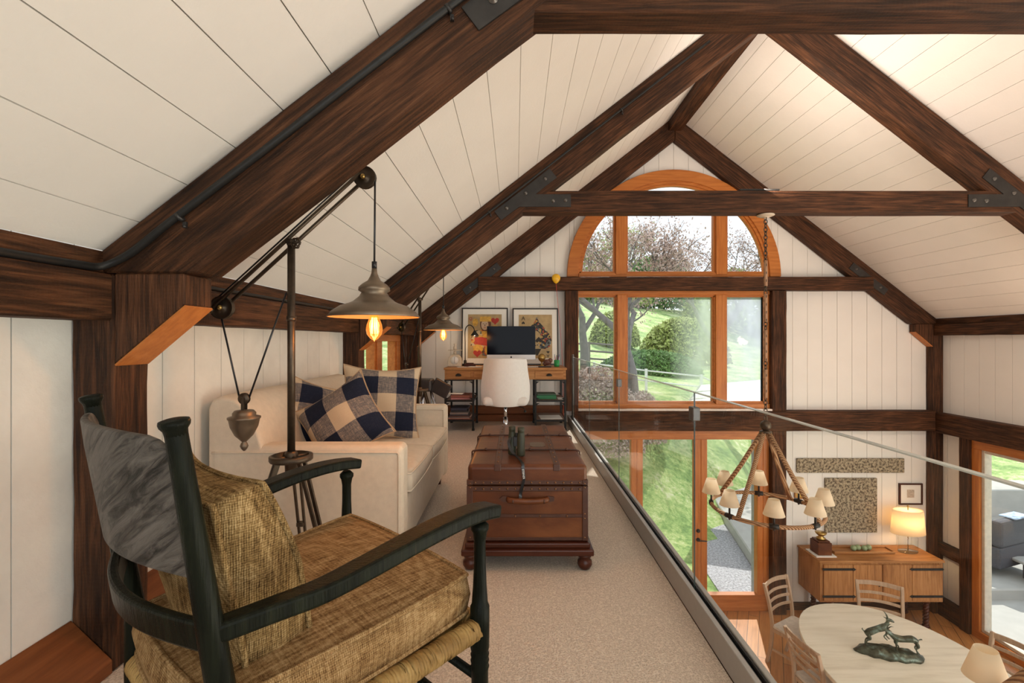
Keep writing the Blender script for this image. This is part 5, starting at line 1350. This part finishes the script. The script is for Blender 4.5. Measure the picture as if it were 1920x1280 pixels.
# fences
def garden_fence(pts, h, mat, label, rails, sq=.05):
    R = empty('garden_fence', (pts[0][0], pts[0][1], 0), label=label, cat='fence'); P = [Vector((x, y, ground(x, y)))-R.location for x, y in pts]
    for p in P: m = MB(); m.box(p.x-sq,p.x+sq,p.y-sq,p.y+sq,p.z-.1,p.z+h); m.build('fence_post', mat, R)
    for a, b in zip(P[:-1], P[1:]):
        for k in rails: m = MB(); m.tube([a+Vector((0,0,h*k)), b+Vector((0,0,h*k))], sq*.7, 6); m.build('fence_rail', mat, R)
garden_fence([(2.8+i*1.7, 17-.5*i) for i in range(6)], .75, plain('white paint', (.8,.8,.8), .6), 'white rail fence on the grassy slope behind the tree', (.45,.92), .04)
garden_fence([(1.4+i*1.9, 21+.6*i) for i in range(-1,3)], 1.15, plain('grey timber', (.2,.17,.15), .9), 'grey post and rail fence high on the slope at left', (.35,.65,.95), .07)
# trees
LEAF1 = plain('spring leaves', (.36,.42,.12), .7, 0, .3, 3); LEAF2 = plain('pinkish buds', (.46,.33,.27), .7, 0, .3, 3); BARK = plain('grey bark', (.17,.15,.14), .9, 0, .3, 8, .5, 30)
LEAF3 = plain('green leaves', (.13,.25,.06), .7, 0, .35, 2)
def tree(x, y, h, r, seed, leafmat, nleaf, label, spread=.55, leaf=.05, depth=5, lean=(0,0), low=.3):
    rnd = random.Random(seed); z0 = ground(x, y)-.05; R = empty('garden_tree', (x, y, z0), label=label, cat='tree')
    tk = MB(); tips = []
    def grow(p, d, L, rad, k):
        n = 4; P = [p]; q = p
        for i in range(n):
            d2 = (d+Vector((rnd.uniform(-.16,.16), rnd.uniform(-.16,.16), rnd.uniform(-.05,.12)))).normalized(); q = q+d2*(L/n); P.append(q); d = d2
            if k <= 2: tips.append((q, k))
        tk.tube(P, [rad*(1-.45*i/n) for i in range(n+1)], 6 if k < 4 else 8, cap=False)
        if k == 0: return
        nb = 3 if k > 1 else 4
        for i in range(nb):
            a = rnd.uniform(0, 2*PI); s = spread*rnd.uniform(.6,1.3); sd = Vector((math.cos(a), math.sin(a), .1)); st = P[-1] if i else P[-1]
            st = P[rnd.choice([2,3,4])] if k < depth else P[rnd.choice([3,4])]
            grow(st, (d*(1-s*.5)+sd*s).normalized(), L*rnd.uniform(.62,.82), rad*.52, k-1)
    grow(Vector((0,0,0)), Vector((lean[0],lean[1],1)).normalized(), h*low, r, depth)
    tk.build('trunk', BARK, R)
    lf = MB()
    for i in range(nleaf):
        p, k = rnd.choice(tips); c = p+Vector([rnd.gauss(0,.16) for _ in range(3)]); a = Vector([rnd.uniform(-1,1) for _ in range(3)]).normalized(); b2 = a.orthogonal().normalized(); s = leaf*rnd.uniform(.5,1.2)
        lf.add([c-a*s, c+b2*s*.6, c+a*s, c-b2*s*.6], [(0,1,2,3)])
    lf.build('foliage', leafmat, R)
tree(3.28, 13.2, 7.6, .20, 3, LEAF2, 9000, 'large spreading tree with pinkish buds outside the middle window', .62, .05, 5)
tree(2.55, 17.5, 8, .20, 11, LEAF1, 7000, 'budding tree behind the left window pane', .6, .06, 5)
tree(6.8, 16, 8, .18, 5, LEAF2, 9000, 'budding tree seen through the right part of the arched window', .6, .05, 5)
tree(-2.2, 16, 8, .18, 8, LEAF3, 6500, 'green tree left of the house corner', .6, .09, 4)
tree(-5.2, 9.2, 7, .16, 21, LEAF3, 6500, 'green tree outside the small left window', .6, .09, 4)
def bush(x, y, s, seed, mat, n, label, cat='shrub', leaf=.08):
    rnd = random.Random(seed); m = MB(); z0 = ground(x, y)
    for i in range(n):
        a, b = rnd.uniform(0, 2*PI), math.acos(rnd.uniform(0,1)); r = rnd.uniform(.6,1)**.5
        c = Vector((s[0]*r*math.sin(b)*math.cos(a), s[1]*r*math.sin(b)*math.sin(a), s[2]*r*math.cos(b)))
        a1 = Vector([rnd.uniform(-1,1) for _ in range(3)]).normalized(); b2 = a1.orthogonal().normalized(); k = leaf*rnd.uniform(.5,1.3)
        m.add([c-a1*k, c+b2*k*.6, c+a1*k, c-b2*k*.6], [(0,1,2,3)])
    o = m.build('garden_shrub', mat); o.location = (x, y, z0-.05); tag(o, label, cat)
SHR = plain('pinkish dry leaves', (.5,.41,.36), .9, 0, .4, 6)
bush(1.9, 11.3, (1.15,.8,2.0), 1, SHR, 15000, 'dry pinkish shrub below the left window pane', leaf=.035)
bush(3.15, 11.9, (.6,.5,1.25), 2, SHR, 6000, 'small dry pinkish shrub at the foot of the large tree', leaf=.035)
bush(6.0, 21.5, (2.4,1.2,1.1), 3, LEAF3, 9000, 'green bush on the slope behind the white fence', leaf=.08)
bush(9.5, 27, (2.6,1.5,2.6), 4, LEAF1, 9000, 'pale green bush higher on the grassy hill', leaf=.12)
bush(6.2, 30, (1.6,1.2,2.2), 5, LEAF1, 7000, 'pale yellow green bush near the hilltop', leaf=.12)
for i in range(9):
    x = -10+i*6.5; bush(x, 52+3*math.sin(i*2), (5,3.5,5.5+1.2*math.sin(i*1.7)), 40+i, LEAF1 if i%2 else LEAF3, 5000, 'distant leafy tree on the hilltop, %s from the left' % ['first','second','third','fourth','fifth','sixth','seventh','eighth','last'][i], 'tree', .3)
# patio furniture seen through the right window
PC = empty('patio_chair', (7.55, 7.75, -2.42), math.radians(200), 'grey wicker patio chair with blue and white throw outside the right window', 'chair')
WK = plain('grey wicker', (.07,.07,.08), .8, 0, .25, 60, .6, 80)
m = MB(); m.box(-.4,.4,-.4,.4,.05,.38); m.build('seat', WK, PC, .03, 2); m = MB(); m.box(-.4,.4,.28,.42,.38,.78); m.build('backrest', WK, PC, .04, 2)
for s in (-1,1): m = MB(); m.box(s*.36-.06,s*.36+.06,-.38,.3,.38,.56); m.build('armrest', WK, PC, .03, 2)
m = MB(); m.box(-.3,.1,-.3,.3,.385,.43); m.box(-.3,.1,.24,.45,.785,.81); m.build('throw', plain('blue and white cloth', (.4,.5,.7), .9, 0, .6, 12), PC, .01, 1)
PT_ = empty('patio_table', (8.1, 7.0, -2.66), 0, 'grey patio table outside the right window', 'table')
m = MB(); m.box(-.5,.5,-.4,.4,.40,.44); m.build('tabletop', CONC, PT_, .01, 1); m = MB(); m.box(-.4,.4,-.3,.3,0,.40); m.build('base', WK, PT_, .02, 1)

# ------------------------------------------------------------------ assumed sconces on the right posts, added out of view for warm light
for y in (1.66, 4.16):
    SCN = empty('assumed_sconce', (5.655, y, .95), label='assumed bronze uplight sconce added out of view on the right wall %s post' % ('nearest' if y < 2 else 'middle'), cat='sconce')
    m = MB(); m.lathe([(.02,-.10),(.05,-.05),(.075,.04),(.07,.04),(.045,-.045)], (-.10,0,0), 18); m.build('bowl', METAL, SCN)
    m = MB(); m.box(-.02,-.001,-.04,.04,-.10,.10); m.tube([(-.02,0,-.05),(-.08,0,-.08)], .008, 8); m.build('bracket', METAL, SCN)
    m = MB(); m.ball((-.10,0,.03), .03, 10); m.build('light_bulb', GLOW, SCN)
    lamp('assumed_sconce_light', 'POINT', (5.50, y, 1.10), 52, (1,.78,.60), shadow_soft_size=.12)

# ------------------------------------------------------------------ assumed uplights lying on the tie beams, nearest one added out of view
for y in (1.655, 4.15):
    UL = empty('uplight', (2.09, y, 2.3775), label='assumed flat black uplight lying on top of the %s tie beam' % ('nearest' if y < 2 else 'middle'), cat='light')
    m = MB(); m.box(-.17,.17,-.05,.05,0,.018); m.build('housing', BLACKM, UL, .003, 1)
    lamp('assumed_uplight_light', 'AREA', (2.09, y, 2.41), 24, (1,.84,.72), aim((.55, .12, .8)), shape='RECTANGLE', size=.30, size_y=.08)
